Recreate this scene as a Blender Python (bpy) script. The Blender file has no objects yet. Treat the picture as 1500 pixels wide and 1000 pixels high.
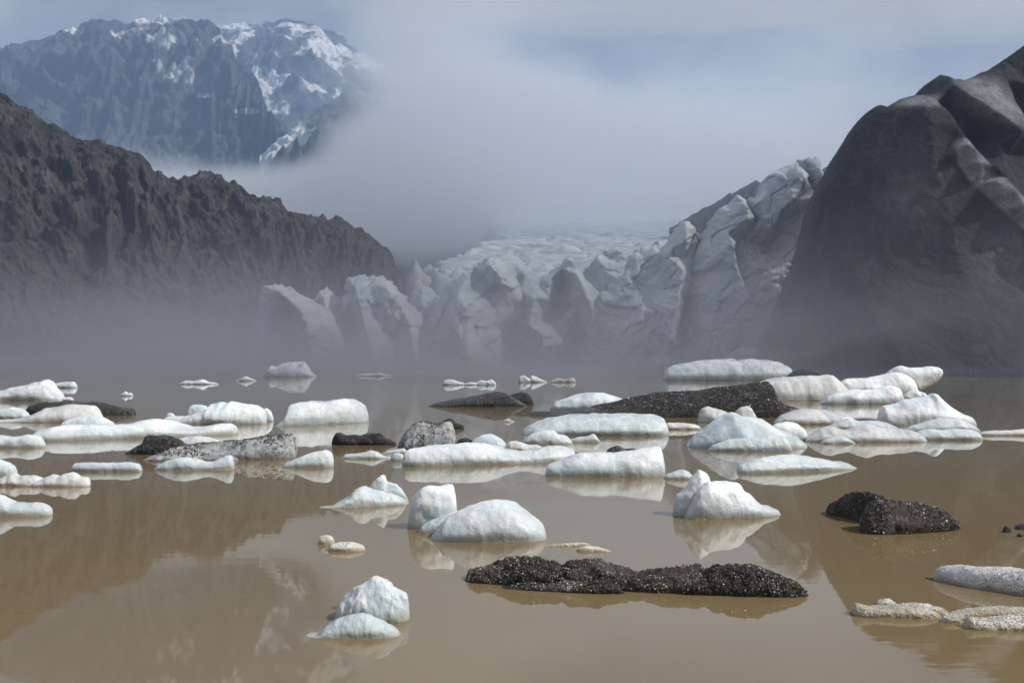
import bpy, math, random
import numpy as np
from mathutils.geometry import delaunay_2d_cdt
from mathutils import Vector

sc = bpy.context.scene
C = sc.collection
R = math.radians
H = 3.0          # camera height above the lagoon
F = 1500.0       # focal length in units of a 1500 px wide frame
HOR = 527.0      # row of the horizon in that frame

# ------------------------------------------------------------------ camera
cam = bpy.data.cameras.new('camera')
cam.sensor_width = 36.0
cam.lens = 36.0
cam.shift_y = (HOR - 500.0) / 1500.0
cam.clip_start = 0.1
cam.clip_end = 20000.0
co = bpy.data.objects.new('camera', cam)
co.location = (0, 0, H)
co.rotation_euler = (R(90), 0, 0)
C.objects.link(co)
sc.camera = co

# ------------------------------------------------------------------ light
SUN_DIR = Vector((0.70, -0.20, 0.70)).normalized()      # towards the sun
SUN_EL = math.asin(SUN_DIR.z)
SUN_ROT = math.atan2(SUN_DIR.x, SUN_DIR.y)
sl = bpy.data.lights.new('sun', 'SUN')
sl.energy = 5.0
sl.angle = R(0.8)
sl.color = (1.0, 0.96, 0.90)
so = bpy.data.objects.new('sun', sl)
so.rotation_euler = (-SUN_DIR).to_track_quat('-Z', 'Y').to_euler()
C.objects.link(so)

sc.view_settings.view_transform = 'Standard'
sc.view_settings.look = 'None'
sc.view_settings.gamma = 1.0
sc.view_settings.exposure = 0.14
sc.view_settings.use_curve_mapping = False
sc.render.engine = 'CYCLES'
sc.cycles.use_denoising = True
try:
    sc.cycles.denoiser = 'OPENIMAGEDENOISE'
except Exception:
    pass
sc.cycles.max_bounces = 6
sc.cycles.diffuse_bounces = 2
sc.cycles.glossy_bounces = 3
sc.cycles.transmission_bounces = 2
sc.cycles.volume_bounces = 4
sc.cycles.transparent_max_bounces = 16
sc.cycles.caustics_reflective = False
sc.cycles.caustics_refractive = False
sc.cycles.use_adaptive_sampling = True
sc.cycles.adaptive_threshold = 0.025
sc.cycles.volume_step_rate = 1.0
sc.cycles.volume_max_steps = 256


# ------------------------------------------------------------------ node helper
class X:
    """a float or vector socket with arithmetic that builds math nodes"""
    nt = None

    def __init__(self, s):
        self.s = s

    @staticmethod
    def put(v, inp):
        if isinstance(v, X):
            X.nt.links.new(v.s, inp)
        else:
            inp.default_value = v

    @staticmethod
    def m(op, *a, clamp=False):
        n = X.nt.nodes.new('ShaderNodeMath')
        n.operation = op
        n.use_clamp = clamp
        for i, v in enumerate(a):
            X.put(v, n.inputs[i])
        return X(n.outputs[0])

    def __add__(s, o): return X.m('ADD', s, o)
    def __radd__(s, o): return X.m('ADD', o, s)
    def __sub__(s, o): return X.m('SUBTRACT', s, o)
    def __rsub__(s, o): return X.m('SUBTRACT', o, s)
    def __mul__(s, o): return X.m('MULTIPLY', s, o)
    def __rmul__(s, o): return X.m('MULTIPLY', o, s)
    def __truediv__(s, o): return X.m('DIVIDE', s, o)


def exp(x): return X.m('EXPONENT', x)
def vmax(a, b): return X.m('MAXIMUM', a, b)
def vmin(a, b): return X.m('MINIMUM', a, b)
def absx(a): return X.m('ABSOLUTE', a)


def sstep(a, b, x):
    n = X.nt.nodes.new('ShaderNodeMapRange')
    n.interpolation_type = 'SMOOTHSTEP'
    X.put(x, n.inputs[0])
    rev = a > b
    n.inputs[1].default_value = b if rev else a
    n.inputs[2].default_value = a if rev else b
    n.inputs[3].default_value = 1.0 if rev else 0.0
    n.inputs[4].default_value = 0.0 if rev else 1.0
    return X(n.outputs[0])


def pos():
    n = X.nt.nodes.new('ShaderNodeNewGeometry')
    s = X.nt.nodes.new('ShaderNodeSeparateXYZ')
    X.nt.links.new(n.outputs['Position'], s.inputs[0])
    return X(n.outputs['Position']), X(s.outputs[0]), X(s.outputs[1]), X(s.outputs[2])


def objpos():
    n = X.nt.nodes.new('ShaderNodeTexCoord')
    s = X.nt.nodes.new('ShaderNodeSeparateXYZ')
    X.nt.links.new(n.outputs['Object'], s.inputs[0])
    return X(n.outputs['Object']), X(s.outputs[0]), X(s.outputs[1]), X(s.outputs[2])


def mapping(v, scale=(1, 1, 1), rot=(0, 0, 0), loc=(0, 0, 0)):
    n = X.nt.nodes.new('ShaderNodeMapping')
    X.put(v, n.inputs['Vector'])
    n.inputs['Scale'].default_value = scale
    n.inputs['Rotation'].default_value = rot
    n.inputs['Location'].default_value = loc
    return X(n.outputs[0])


def noise(v, scale, detail=3, rough=0.55, dist=0.0, kind='FBM'):
    n = X.nt.nodes.new('ShaderNodeTexNoise')
    n.noise_type = kind
    n.normalize = True
    X.put(v, n.inputs['Vector'])
    n.inputs['Scale'].default_value = scale
    n.inputs['Detail'].default_value = detail
    n.inputs['Roughness'].default_value = rough
    n.inputs['Distortion'].default_value = dist
    return X(n.outputs[0])


def voro(v, scale, feature='F1', out=0):
    n = X.nt.nodes.new('ShaderNodeTexVoronoi')
    n.feature = feature
    X.put(v, n.inputs['Vector'])
    n.inputs['Scale'].default_value = scale
    return X(n.outputs[out])


def ramp(x, *stops):
    n = X.nt.nodes.new('ShaderNodeValToRGB')
    el = n.color_ramp.elements
    while len(el) < len(stops):
        el.new(0.5)
    for e, (p, c) in zip(el, stops):
        e.position = p
        e.color = (c, c, c, 1) if isinstance(c, (int, float)) else (*c, 1)
    X.put(x, n.inputs[0])
    return X(n.outputs[0])


def mix(f, a, b):
    n = X.nt.nodes.new('ShaderNodeMix')
    n.data_type = 'RGBA'
    X.put(f, n.inputs[0])
    for v, i in ((a, 6), (b, 7)):
        if isinstance(v, X):
            X.nt.links.new(v.s, n.inputs[i])
        else:
            n.inputs[i].default_value = (*v, 1)
    return X(n.outputs[2])


def attr(name):
    n = X.nt.nodes.new('ShaderNodeAttribute')
    n.attribute_name = name
    return X(n.outputs['Fac'])


def island():
    n = X.nt.nodes.new('ShaderNodeNewGeometry')
    return X(n.outputs['Random Per Island'])


def rnd():
    n = X.nt.nodes.new('ShaderNodeObjectInfo')
    return X(n.outputs['Random'])


def bump(h, strength, dist, prev=None):
    n = X.nt.nodes.new('ShaderNodeBump')
    n.inputs['Strength'].default_value = strength
    n.inputs['Distance'].default_value = dist
    X.put(h, n.inputs['Height'])
    if prev is not None:
        X.put(prev, n.inputs['Normal'])
    return X(n.outputs[0])


def material(name):
    m = bpy.data.materials.new(name)
    m.use_nodes = True
    m.node_tree.nodes.clear()
    X.nt = m.node_tree
    o = m.node_tree.nodes.new('ShaderNodeOutputMaterial')
    return m, o


def principled(o, **k):
    p = X.nt.nodes.new('ShaderNodeBsdfPrincipled')
    for key, v in k.items():
        inp = p.inputs[key.replace('_', ' ')]
        if isinstance(v, X):
            X.nt.links.new(v.s, inp)
        elif isinstance(v, tuple) and len(v) == 3 and inp.type == 'RGBA':
            inp.default_value = (*v, 1)
        else:
            inp.default_value = v
    X.nt.links.new(p.outputs[0], o.inputs['Surface'])
    return p


# ------------------------------------------------------------------ sky
w = bpy.data.worlds.new('World')
sc.world = w
w.use_nodes = True
nt = w.node_tree
nt.nodes.clear()
X.nt = nt
wo = nt.nodes.new('ShaderNodeOutputWorld')
bg = nt.nodes.new('ShaderNodeBackground')
sky = nt.nodes.new('ShaderNodeTexSky')
sky.sky_type = 'NISHITA'
sky.sun_disc = False
sky.sun_elevation = SUN_EL
sky.sun_rotation = SUN_ROT
sky.air_density = 1.2
sky.dust_density = 1.0
sky.ozone_density = 1.5
tc = nt.nodes.new('ShaderNodeTexCoord')
cv = mapping(X(tc.outputs['Generated']), (1, 1, 2.2))
cl = noise(cv, 2.3, 5, 0.55, 0.3)
clm = sstep(0.14, 0.38, cl)
bil = noise(mapping(X(tc.outputs['Generated']), (1, 1, 2.6), loc=(3, 1, 0)), 3.6, 6, 0.58, 0.6)
skyc = mix(clm, X(sky.outputs[0]), mix(sstep(0.36, 0.64, bil), (2.7, 2.85, 3.2), (4.4, 4.5, 4.7)))
X.put(skyc, bg.inputs['Color'])
bg.inputs['Strength'].default_value = 0.088
nt.links.new(bg.outputs[0], wo.inputs['Surface'])


# ------------------------------------------------------------------ numpy noise
def _hash(ix, iy, iz, seed):
    h = (ix.astype(np.uint32) * np.uint32(374761393)) ^ (iy.astype(np.uint32) * np.uint32(668265263)) \
        ^ (iz.astype(np.uint32) * np.uint32(2147483647)) ^ np.uint32((seed * 974634777) & 0xffffffff)
    h = (h ^ (h >> np.uint32(13))) * np.uint32(1274126177)
    h = (h ^ (h >> np.uint32(16))) * np.uint32(2246822519)
    return h ^ (h >> np.uint32(15))


_G = np.array([[1, 1, 0], [-1, 1, 0], [1, -1, 0], [-1, -1, 0], [1, 0, 1], [-1, 0, 1], [1, 0, -1], [-1, 0, -1],
               [0, 1, 1], [0, -1, 1], [0, 1, -1], [0, -1, -1], [1, 1, 0], [-1, 1, 0], [0, -1, 1], [0, -1, -1]], float)


def pn(x, y, z, seed=0):
    """gradient noise about -1..1"""
    x, y, z = np.broadcast_arrays(np.asarray(x, float), np.asarray(y, float), np.asarray(z, float))
    xi, yi, zi = np.floor(x).astype(np.int64), np.floor(y).astype(np.int64), np.floor(z).astype(np.int64)
    fx, fy, fz = x - xi, y - yi, z - zi
    u, v, t = (f * f * f * (f * (f * 6 - 15) + 10) for f in (fx, fy, fz))

    def g(dx, dy, dz):
        k = _hash(xi + dx, yi + dy, zi + dz, seed) & np.uint32(15)
        gr = _G[k]
        return gr[..., 0] * (fx - dx) + gr[..., 1] * (fy - dy) + gr[..., 2] * (fz - dz)
    a = g(0, 0, 0) * (1 - u) + g(1, 0, 0) * u
    b = g(0, 1, 0) * (1 - u) + g(1, 1, 0) * u
    c = g(0, 0, 1) * (1 - u) + g(1, 0, 1) * u
    d = g(0, 1, 1) * (1 - u) + g(1, 1, 1) * u
    return (a * (1 - v) + b * v) * (1 - t) + (c * (1 - v) + d * v) * t


def fbm(x, y, z, o=4, seed=0, gain=0.5):
    s, a = 0, 1.0
    for i in range(o):
        f = 2.03 ** i
        s = s + a * pn(x * f, y * f, z * f, seed + i * 7)
        a *= gain
    return s


def ridged(x, y, z, o=4, seed=0, gain=0.5):
    s, a, wgt = 0, 1.0, 1.0
    for i in range(o):
        f = 2.03 ** i
        n = (1 - np.abs(pn(x * f, y * f, z * f, seed + i * 7))) ** 2
        s = s + a * n * wgt
        wgt = np.clip(n * 1.6, 0, 1)
        a *= gain
    return s


def cells(x, y, z, seed=0):
    """F1 and F2 distances and the id of the nearest cell point"""
    x, y, z = np.broadcast_arrays(np.asarray(x, float), np.asarray(y, float), np.asarray(z, float))
    xi, yi, zi = np.floor(x).astype(np.int64), np.floor(y).astype(np.int64), np.floor(z).astype(np.int64)
    f1 = np.full(x.shape, 9.0)
    f2 = np.full(x.shape, 9.0)
    ci = np.zeros(x.shape)
    for dx in (-1, 0, 1):
        for dy in (-1, 0, 1):
            for dz in (-1, 0, 1):
                h = _hash(xi + dx, yi + dy, zi + dz, seed)
                px = xi + dx + (h & np.uint32(1023)) / 1023.0
                py = yi + dy + ((h >> np.uint32(10)) & np.uint32(1023)) / 1023.0
                pz = zi + dz + ((h >> np.uint32(20)) & np.uint32(1023)) / 1023.0
                d = np.sqrt((px - x) ** 2 + (py - y) ** 2 + (pz - z) ** 2)
                near = d < f1
                f2 = np.where(near, f1, np.minimum(f2, d))
                ci = np.where(near, (h & np.uint32(4095)) / 4095.0, ci)
                f1 = np.where(near, d, f1)
    return f1, f2, ci


def smooth(a, b, x):
    t = np.clip((x - a) / (b - a), 0, 1)
    return t * t * (3 - 2 * t)


def blur(a, r):
    """gaussian blur along both axes of a grid"""
    k = np.exp(-0.5 * (np.arange(-3 * int(r + 1), 3 * int(r + 1) + 1) / r) ** 2)
    k /= k.sum()
    p = len(k) // 2
    for ax in range(a.ndim):
        b = np.pad(a, [(p, p) if i == ax else (0, 0) for i in range(a.ndim)], mode='edge')
        a = np.apply_along_axis(lambda v: np.convolve(v, k, 'valid'), ax, b)
    return a


# ------------------------------------------------------------------ mesh helpers
def mesh_obj(name, V, faces, mat, parent=None, sm=True, attrs=None):
    """V (n,3); faces (m,3) or (m,4) int array; one mesh object"""
    me = bpy.data.meshes.new(name)
    V = np.ascontiguousarray(V, dtype=np.float32)
    faces = [np.asarray(f, np.int32) for f in (faces if isinstance(faces, list) else [faces])]
    nl = sum(f.size for f in faces)
    nf = sum(len(f) for f in faces)
    me.vertices.add(len(V))
    me.vertices.foreach_set('co', V.ravel())
    me.loops.add(nl)
    me.loops.foreach_set('vertex_index', np.concatenate([f.ravel() for f in faces]))
    me.polygons.add(nf)
    tot = np.concatenate([np.full(len(f), f.shape[1], np.int32) for f in faces])
    me.polygons.foreach_set('loop_start', np.concatenate([[0], np.cumsum(tot)[:-1]]).astype(np.int32))
    me.polygons.foreach_set('loop_total', tot)
    me.update(calc_edges=True)
    me.validate()
    me.polygons.foreach_set('use_smooth', np.full(len(me.polygons), sm))
    for k, v in (attrs or {}).items():
        at = me.attributes.new(k, 'FLOAT', 'POINT')
        at.data.foreach_set('value', np.ascontiguousarray(v, dtype=np.float32))
    if mat is not None:
        me.materials.append(mat)
    o = bpy.data.objects.new(name, me)
    C.objects.link(o)
    if parent is not None:
        o.parent = parent
    return o


def grid_faces(nu, nv, close_v=False, off=0):
    i = np.arange(nu - 1)[:, None]
    j = np.arange(nv if close_v else nv - 1)[None, :]
    j2 = (j + 1) % nv
    a, b, c, d = i * nv + j, (i + 1) * nv + j, (i + 1) * nv + j2, i * nv + j2
    return np.stack([np.broadcast_to(q, (nu - 1, j.shape[1])).ravel() for q in (a, b, c, d)], 1) + off


def tag(o, label, cat, group=None):
    o['label'] = label
    o['category'] = cat
    if group:
        o['group'] = group
    return o


def structure(o):
    o['kind'] = 'structure'
    return o


def P(px, py, d):
    """world point at distance d along the view direction of frame position px, py"""
    px, py, d = np.broadcast_arrays(np.asarray(px, float), np.asarray(py, float), np.asarray(d, float))
    return np.stack([(px - 750.0) / F * d, d, H + (HOR - py) / F * d], -1)


def wdist(y):
    return H * F / (np.asarray(y, float) - HOR)


# ------------------------------------------------------------------ materials
def mat_water():
    m, o = material('silty_water')
    p, x, y, z = pos()
    v1 = mapping(p, (0.9, 4.5, 1))
    v2 = mapping(p, (0.16, 0.5, 1), rot=(0, 0, 0.2))
    calm = sstep(0.42, 0.66, noise(v2, 0.35, 2))
    h = noise(v1, 1.0, 3, 0.55) * (0.25 + calm)
    nb = bump(h, 1.0, 0.0011)
    tone = noise(mapping(p, (0.25, 1, 1)), 0.12, 4, 0.6, 0.8)
    col = mix(tone, (0.180, 0.128, 0.060), (0.215, 0.160, 0.083))
    principled(o, Base_Color=col, Roughness=0.006, IOR=1.40, Normal=nb)
    return m


def mat_ice(name, white, shade, stain, stain_h=0.16, grain=46.0, bdist=0.009, sss=0.0, speck=0.0, speck_scale=30.0, dark=(0.03, 0.028, 0.026),
            rough=0.38, big=0.0, glazed=0.0):
    """melting glacier ice: granular white crust, bluish denser bands, silt stain just above the water, optional dark grit"""
    m, o = material(name)
    p, x, y, z = pos()
    n1 = noise(p, 0.9, 4, 0.6)
    n2 = noise(p, grain, 3, 0.7)
    n3 = voro(p, grain * 1.3)
    col = mix(sstep(0.42, 0.62, n1), white, shade)
    col = mix(sstep(0.60, 0.82, n2) * 0.22, col, (0.46, 0.48, 0.49))
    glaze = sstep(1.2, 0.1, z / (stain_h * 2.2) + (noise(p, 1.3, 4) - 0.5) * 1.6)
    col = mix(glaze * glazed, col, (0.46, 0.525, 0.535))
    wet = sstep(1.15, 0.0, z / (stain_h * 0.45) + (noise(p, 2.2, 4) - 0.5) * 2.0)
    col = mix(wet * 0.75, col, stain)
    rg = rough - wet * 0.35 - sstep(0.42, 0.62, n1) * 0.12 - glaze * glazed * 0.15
    if speck > 0:
        k = noise(p, speck_scale, 2, 0.7)
        k2 = noise(p, speck_scale * 0.07, 3, 0.6)
        thr = k + (k2 - 0.5) * 0.5
        dk = sstep(0.72 - speck * 0.5, 0.84 - speck * 0.5, thr)
        dcol = mix(noise(p, speck_scale * 0.5, 2), dark, (dark[0] * 2.6, dark[1] * 2.5, dark[2] * 2.3))
        col = mix(dk, col, dcol)
    if speck == 0:
        ed = voro(mapping(p, (0.5, 0.7, 0.9), rot=(0.3, 0.5, 0.2)), 1.0, 'DISTANCE_TO_EDGE')
        crk = sstep(0.022, 0.0, ed) * sstep(0.45, 0.6, noise(p, 0.7, 2))
        col = mix(crk * 0.14, col, (0.30, 0.38, 0.42))
    hgt = n2 * 0.9 + n3 * 0.25
    nb = bump(hgt, 0.7 if speck > 0 else 0.45, bdist)
    if big > 0:
        nb = bump(noise(p, 1.6 / big, 5, 0.6), 0.45, 0.3 * big, nb)
    pr = principled(o, Base_Color=col, Roughness=rg, IOR=1.31, Normal=nb)
    if sss > 0:
        pr.inputs['Subsurface Weight'].default_value = sss
        pr.inputs['Subsurface Radius'].default_value = (0.35, 0.65, 0.9)
        pr.inputs['Subsurface Scale'].default_value = 0.22
    return m


def mat_rock(name, c1, c2, c3, scale=0.02, bd=1.5, moss=None):
    m, o = material(name)
    p, x, y, z = pos()
    n1 = noise(p, scale, 6, 0.65, 0.4)
    n2 = noise(mapping(p, (1, 1, 0.35), rot=(0, 0.6, 0)), scale * 7, 5, 0.7)
    col = mix(sstep(0.35, 0.65, n1), c1, c2)
    col = mix(sstep(0.48, 0.66, n2), col, c3)
    if moss:
        tl = noise(mapping(p, (0.10, 0.02, 0.05), rot=(0.2, 0.5, 0)), 1.0, 5, 0.7)
        tal = mix(sstep(0.40, 0.62, tl), (0.066, 0.060, 0.057), (0.105, 0.093, 0.082))
        col = mix(attr('cliff') * 0.8 + 0.2 * n1, tal, col)
        col = mix(sstep(0.55, 0.70, noise(p, scale * 1.3, 5, 0.7)) * 0.7, col, moss)
    h = noise(p, scale * 14, 6, 0.72)
    nb = bump(h + voro(p, scale * 22) * 0.5, 0.9, bd)
    principled(o, Base_Color=col, Roughness=0.9, Normal=nb)
    return m


def mat_mountain():
    m, o = material('mountain_rock_and_snow')
    p, x, y, z = pos()
    n1 = noise(p, 0.004, 6, 0.65, 0.4)
    col = mix(sstep(0.35, 0.65, n1), (0.035, 0.036, 0.040), (0.065, 0.063, 0.064))
    col = mix(sstep(0.5, 0.66, noise(mapping(p, (1, 1, 0.3)), 0.03, 5, 0.7)), col, (0.085, 0.082, 0.083))
    sn = attr('snow') + (noise(p, 0.0085, 4, 0.55, 0.5) - 0.5) * 0.85
    col = mix(sstep(0.46, 0.54, sn), col, (0.60, 0.60, 0.61))
    nb = bump(noise(p, 0.06, 6, 0.7), 0.8, 12.0)
    principled(o, Base_Color=col, Roughness=0.85, Normal=nb)
    return m


def mat_glacier(name, blk=False):
    m, o = material(name)
    p, x, y, z = pos()
    pr = mapping(p, (1, 1, 1), rot=(0.3, 0.75, 0.2))
    st = noise(mapping(pr, (0.05, 0.05, 0.75)), 1.0, 6, 0.75, 0.5)
    n1 = noise(p, 0.09, 5, 0.6)
    if not blk:
        col = mix(sstep(0.38, 0.64, n1), (0.74, 0.775, 0.795), (0.52, 0.59, 0.635))
        col = mix(sstep(0.53, 0.62, st) * 0.38, col, (0.28, 0.33, 0.37))
        col = mix(sstep(0.62, 0.75, noise(p, 0.3, 5, 0.7)) * 0.4, col, (0.18, 0.18, 0.19))
        col = mix(attr('ash') * 0.93, col, (0.060, 0.063, 0.067))
        nb = bump(st * 0.6 + noise(p, 0.8, 5, 0.7), 0.9, 0.8)
        principled(o, Base_Color=col, Roughness=0.55, IOR=1.31, Normal=nb)
    else:
        col = mix(sstep(0.36, 0.66, n1), (0.013, 0.0135, 0.015), (0.031, 0.032, 0.034))
        st = noise(mapping(p, (0.40, 0.40, 0.045), rot=(0, 0.12, 0)), 1.0, 5, 0.7, 0.8)
        col = mix(sstep(0.50, 0.66, st) * 0.6, col, (0.078, 0.080, 0.084))
        gr = noise(p, 2.6, 3, 0.8)
        col = mix(sstep(0.56, 0.74, gr) * 0.3, col, (0.16, 0.16, 0.165))
        col = mix(attr('ash') * (0.55 + 0.45 * sstep(0.38, 0.60, gr)), col, (0.48, 0.49, 0.505))  # pale ash, plus the sunlit tone painted on the upper facets
        nb = bump(noise(p, 2.2, 4, 0.8) * 0.7 + st * 1.6, 0.9, 0.6)
        principled(o, Base_Color=col, Roughness=0.7, Normal=nb)
    return m


M_WATER = mat_water()
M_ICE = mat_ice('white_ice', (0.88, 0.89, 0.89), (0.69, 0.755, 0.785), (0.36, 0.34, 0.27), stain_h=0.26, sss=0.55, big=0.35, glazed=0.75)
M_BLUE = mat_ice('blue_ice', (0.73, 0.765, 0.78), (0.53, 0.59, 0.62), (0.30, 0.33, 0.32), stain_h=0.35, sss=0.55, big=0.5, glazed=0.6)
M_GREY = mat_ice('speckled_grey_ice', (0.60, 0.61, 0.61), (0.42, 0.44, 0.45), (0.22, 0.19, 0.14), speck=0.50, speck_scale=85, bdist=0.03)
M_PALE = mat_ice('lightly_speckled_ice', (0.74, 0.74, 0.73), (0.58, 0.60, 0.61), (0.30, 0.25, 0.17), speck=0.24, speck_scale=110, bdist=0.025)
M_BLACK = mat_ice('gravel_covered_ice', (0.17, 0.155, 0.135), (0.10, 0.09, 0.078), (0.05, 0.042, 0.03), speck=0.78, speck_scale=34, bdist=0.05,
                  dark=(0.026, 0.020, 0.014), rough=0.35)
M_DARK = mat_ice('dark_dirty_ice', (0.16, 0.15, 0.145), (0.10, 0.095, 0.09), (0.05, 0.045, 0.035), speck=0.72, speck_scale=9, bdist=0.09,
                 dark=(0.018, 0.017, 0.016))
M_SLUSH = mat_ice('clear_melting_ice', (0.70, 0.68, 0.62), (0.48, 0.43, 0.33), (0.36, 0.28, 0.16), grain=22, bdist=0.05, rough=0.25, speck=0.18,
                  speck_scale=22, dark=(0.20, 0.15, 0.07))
M_STONE = mat_rock('dark_stone', (0.02, 0.02, 0.02), (0.045, 0.042, 0.04), (0.09, 0.085, 0.08), 3.0, 0.03)
def mat_grain(name, *stops, rough=0.6):
    m, o = material(name)
    principled(o, Base_Color=ramp(island(), *stops), Roughness=rough)
    return m


M_GRIT = mat_grain('black_gravel', (0.0, (0.012, 0.010, 0.008)), (0.55, (0.036, 0.029, 0.022)), (0.86, (0.070, 0.056, 0.042)), (0.97, (0.11, 0.09, 0.07)), (1.0, (0.28, 0.26, 0.23)), rough=0.38)
M_RIDGE = mat_rock('ridge_rock', (0.034, 0.033, 0.033), (0.082, 0.075, 0.069), (0.150, 0.135, 0.120), 0.016, 2.2, (0.085, 0.078, 0.045))
M_HILL = mat_rock('hill_rock', (0.05, 0.05, 0.052), (0.08, 0.08, 0.082), (0.12, 0.115, 0.11), 0.01, 3.0)
M_MTN = mat_mountain()
M_GLAC = mat_glacier('glacier_ice')
M_BERG = mat_glacier('ash_black_ice', True)


def mat_crystal():
    m, o = material('ice_crystals')
    principled(o, Base_Color=ramp(island(), (0.0, (0.30, 0.29, 0.27)), (0.6, (0.52, 0.51, 0.49)), (1.0, (0.85, 0.85, 0.84))), Roughness=0.22, IOR=1.31)
    return m


M_CRYS = mat_crystal()

# ------------------------------------------------------------------ water
wv = np.array([[-4200, -400, 0], [4200, -400, 0], [4200, 5200, 0], [-4200, 5200, 0]], float)
water = structure(mesh_obj('water', wv, np.array([[0, 1, 2, 3]]), M_WATER, sm=False))


# ------------------------------------------------------------------ slopes: a sheet between a foot line and a crest line
def spline(pts, n, s=1.2):
    pts = np.array(pts, float)
    x = np.linspace(pts[0, 0], pts[-1, 0], n)
    cols = [np.interp(x, pts[:, 0], pts[:, k]) for k in range(1, pts.shape[1])]
    return (x, *cols)


def slope(name, crest, foot, nu, nt, mat, prof, rel, seed, snow=None, gully=6.0, back=0.6, talus=False):
    ani = 0.38 if talus else 0.2
    """crest: (px, py, distance) ; foot: (px, distance, height)"""
    cx, cy, cd = spline(crest, nu)
    top = P(cx, cy, cd)
    fpts = np.array(foot, float)
    fd = np.interp(cx, fpts[:, 0], fpts[:, 1])
    fz = np.interp(cx, fpts[:, 0], fpts[:, 2])
    bot = np.stack([(cx - 750) / F * fd, fd, fz], -1)
    t = np.concatenate([np.linspace(0, 1, nt), 1 + np.linspace(0, back, nt // 4)[1:]])
    tt = np.clip(t, 0, 1)
    zz = np.interp(tt, [p[0] for p in prof], [p[1] for p in prof])
    zz = np.where(t > 1, 1 - (t - 1) * 1.1, zz)
    V = bot[:, None, :] * (1 - t)[None, :, None] + top[:, None, :] * t[None, :, None]
    V[:, :, 2] = bot[:, None, 2] * (1 - zz) + top[:, None, 2] * zz
    L = np.linalg.norm(top - bot, axis=1).mean()
    X3 = V / L
    # gullies run down the slope; crags get rougher near the crest
    a = np.cumsum(np.r_[0, np.linalg.norm(np.diff(top[:, :2], axis=0), axis=1)]) / L
    gx = a[:, None] * gully * (1 + 0.0 * t[None, :]) + 1.1 * fbm(X3[..., 0] * 3, X3[..., 1] * 3, X3[..., 2] * 3, 3, seed)
    g = ridged(gx, t[None, :] * 1.1 + 0 * gx, 0 * gx + seed, 4, seed + 1) - 1.0
    wv_ = 0.5 * fbm(X3[..., 0] * 5, X3[..., 1] * 5, X3[..., 2] * 5, 3, seed + 4)
    ac = a[:, None] * 9 + t[None, :] * 2.2 + wv_
    c = ani * ridged(ac, t[None, :] * 3.4 + wv_, 0 * ac + seed, 5, seed + 2) + (1 - ani) * ridged(X3[..., 0] * 7, X3[..., 1] * 7, X3[..., 2] * 7, 4, seed + 2) - 1.0
    f = fbm(X3[..., 0] * 30, X3[..., 1] * 30, X3[..., 2] * 30, 4, seed + 3, 0.6)
    env = np.clip(np.minimum(t * 4, 1), 0, 1)[None, :] * (1 - 0.85 * np.exp(-((t - 1) / 0.15) ** 2))[None, :]
    cliff = smooth(0.35, 0.75, t)[None, :]
    amp = rel * L
    nrm = np.array([0.25, -0.75, 0.6])
    c2 = ani * ridged(ac * 3.3, t[None, :] * 8 + wv_, 0 * ac, 5, seed + 8, 0.6) + (1 - ani) * ridged(X3[..., 0] * 22, X3[..., 1] * 22, X3[..., 2] * 16, 4, seed + 8) - 1.0
    edge = 0.52 + 0.16 * fbm(a * 2.3, 0 * a, 0 * a + seed, 3, seed + 12)
    cliff = smooth(-0.07, 0.10, t[None, :] - edge[:, None]) if talus else cliff
    strata = np.abs(((V[..., 2] / L * 16 + 0.5 * fbm(X3[..., 0] * 4, X3[..., 1] * 4, X3[..., 2] * 4, 2, seed + 13)) % 1.0) - 0.5) - 0.25
    dsp = amp * env * (g * (0.25 + 0.75 * cliff) + c * (0.08 + 0.75 * cliff) + 0.34 * c2 * (0.12 + 0.88 * cliff) + 0.75 * strata * cliff) + amp * 0.28 * f * np.clip(t * 6, 0, 1)[None, :]
    V = V + dsp[..., None] * nrm
    at = {}
    if snow is not None:
        px = V[..., 0] / V[..., 1] * F + 750
        py = HOR - (V[..., 2] - H) / V[..., 1] * F
        at['snow'] = snow(px, py, t[None, :] + 0 * px, c).ravel()
    if talus:
        at['cliff'] = (cliff + 0 * c).ravel()
    nv = len(t)
    return structure(mesh_obj(name, V.reshape(-1, 3), grid_faces(nu, nv), mat, attrs=at))


slope('rocky_ridge',
      [(-420, -30, 440), (-150, 62, 450), (0, 137, 470), (40, 160, 475), (75, 183, 480), (110, 203, 485), (140, 212, 490), (165, 214, 495),
       (190, 219, 500), (210, 232, 505), (228, 252, 510), (245, 263, 515), (268, 264, 520), (280, 259, 523), (290, 254, 526), (304, 252, 528),
       (318, 256, 530), (330, 265, 533), (345, 271, 536), (362, 283, 540), (376, 291, 543), (384, 288, 546), (392, 285, 549), (402, 288, 552),
       (410, 298, 555), (418, 308, 558), (430, 313, 563), (446, 316, 570), (466, 318, 578), (490, 322, 588), (516, 331, 600),
       (540, 343, 610), (562, 362, 620), (585, 392, 632), (610, 430, 645), (650, 480, 660)],
      [(-420, 230, -2), (0, 265, -2), (200, 320, -2), (400, 430, -2), (480, 500, -2), (560, 560, 4), (650, 620, 10)], 760, 300, M_RIDGE,
      [(0, 0), (0.35, 0.22), (0.6, 0.46), (0.78, 0.70), (0.9, 0.9), (1, 1)], 0.060, 11, gully=10, talus=True)


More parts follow.
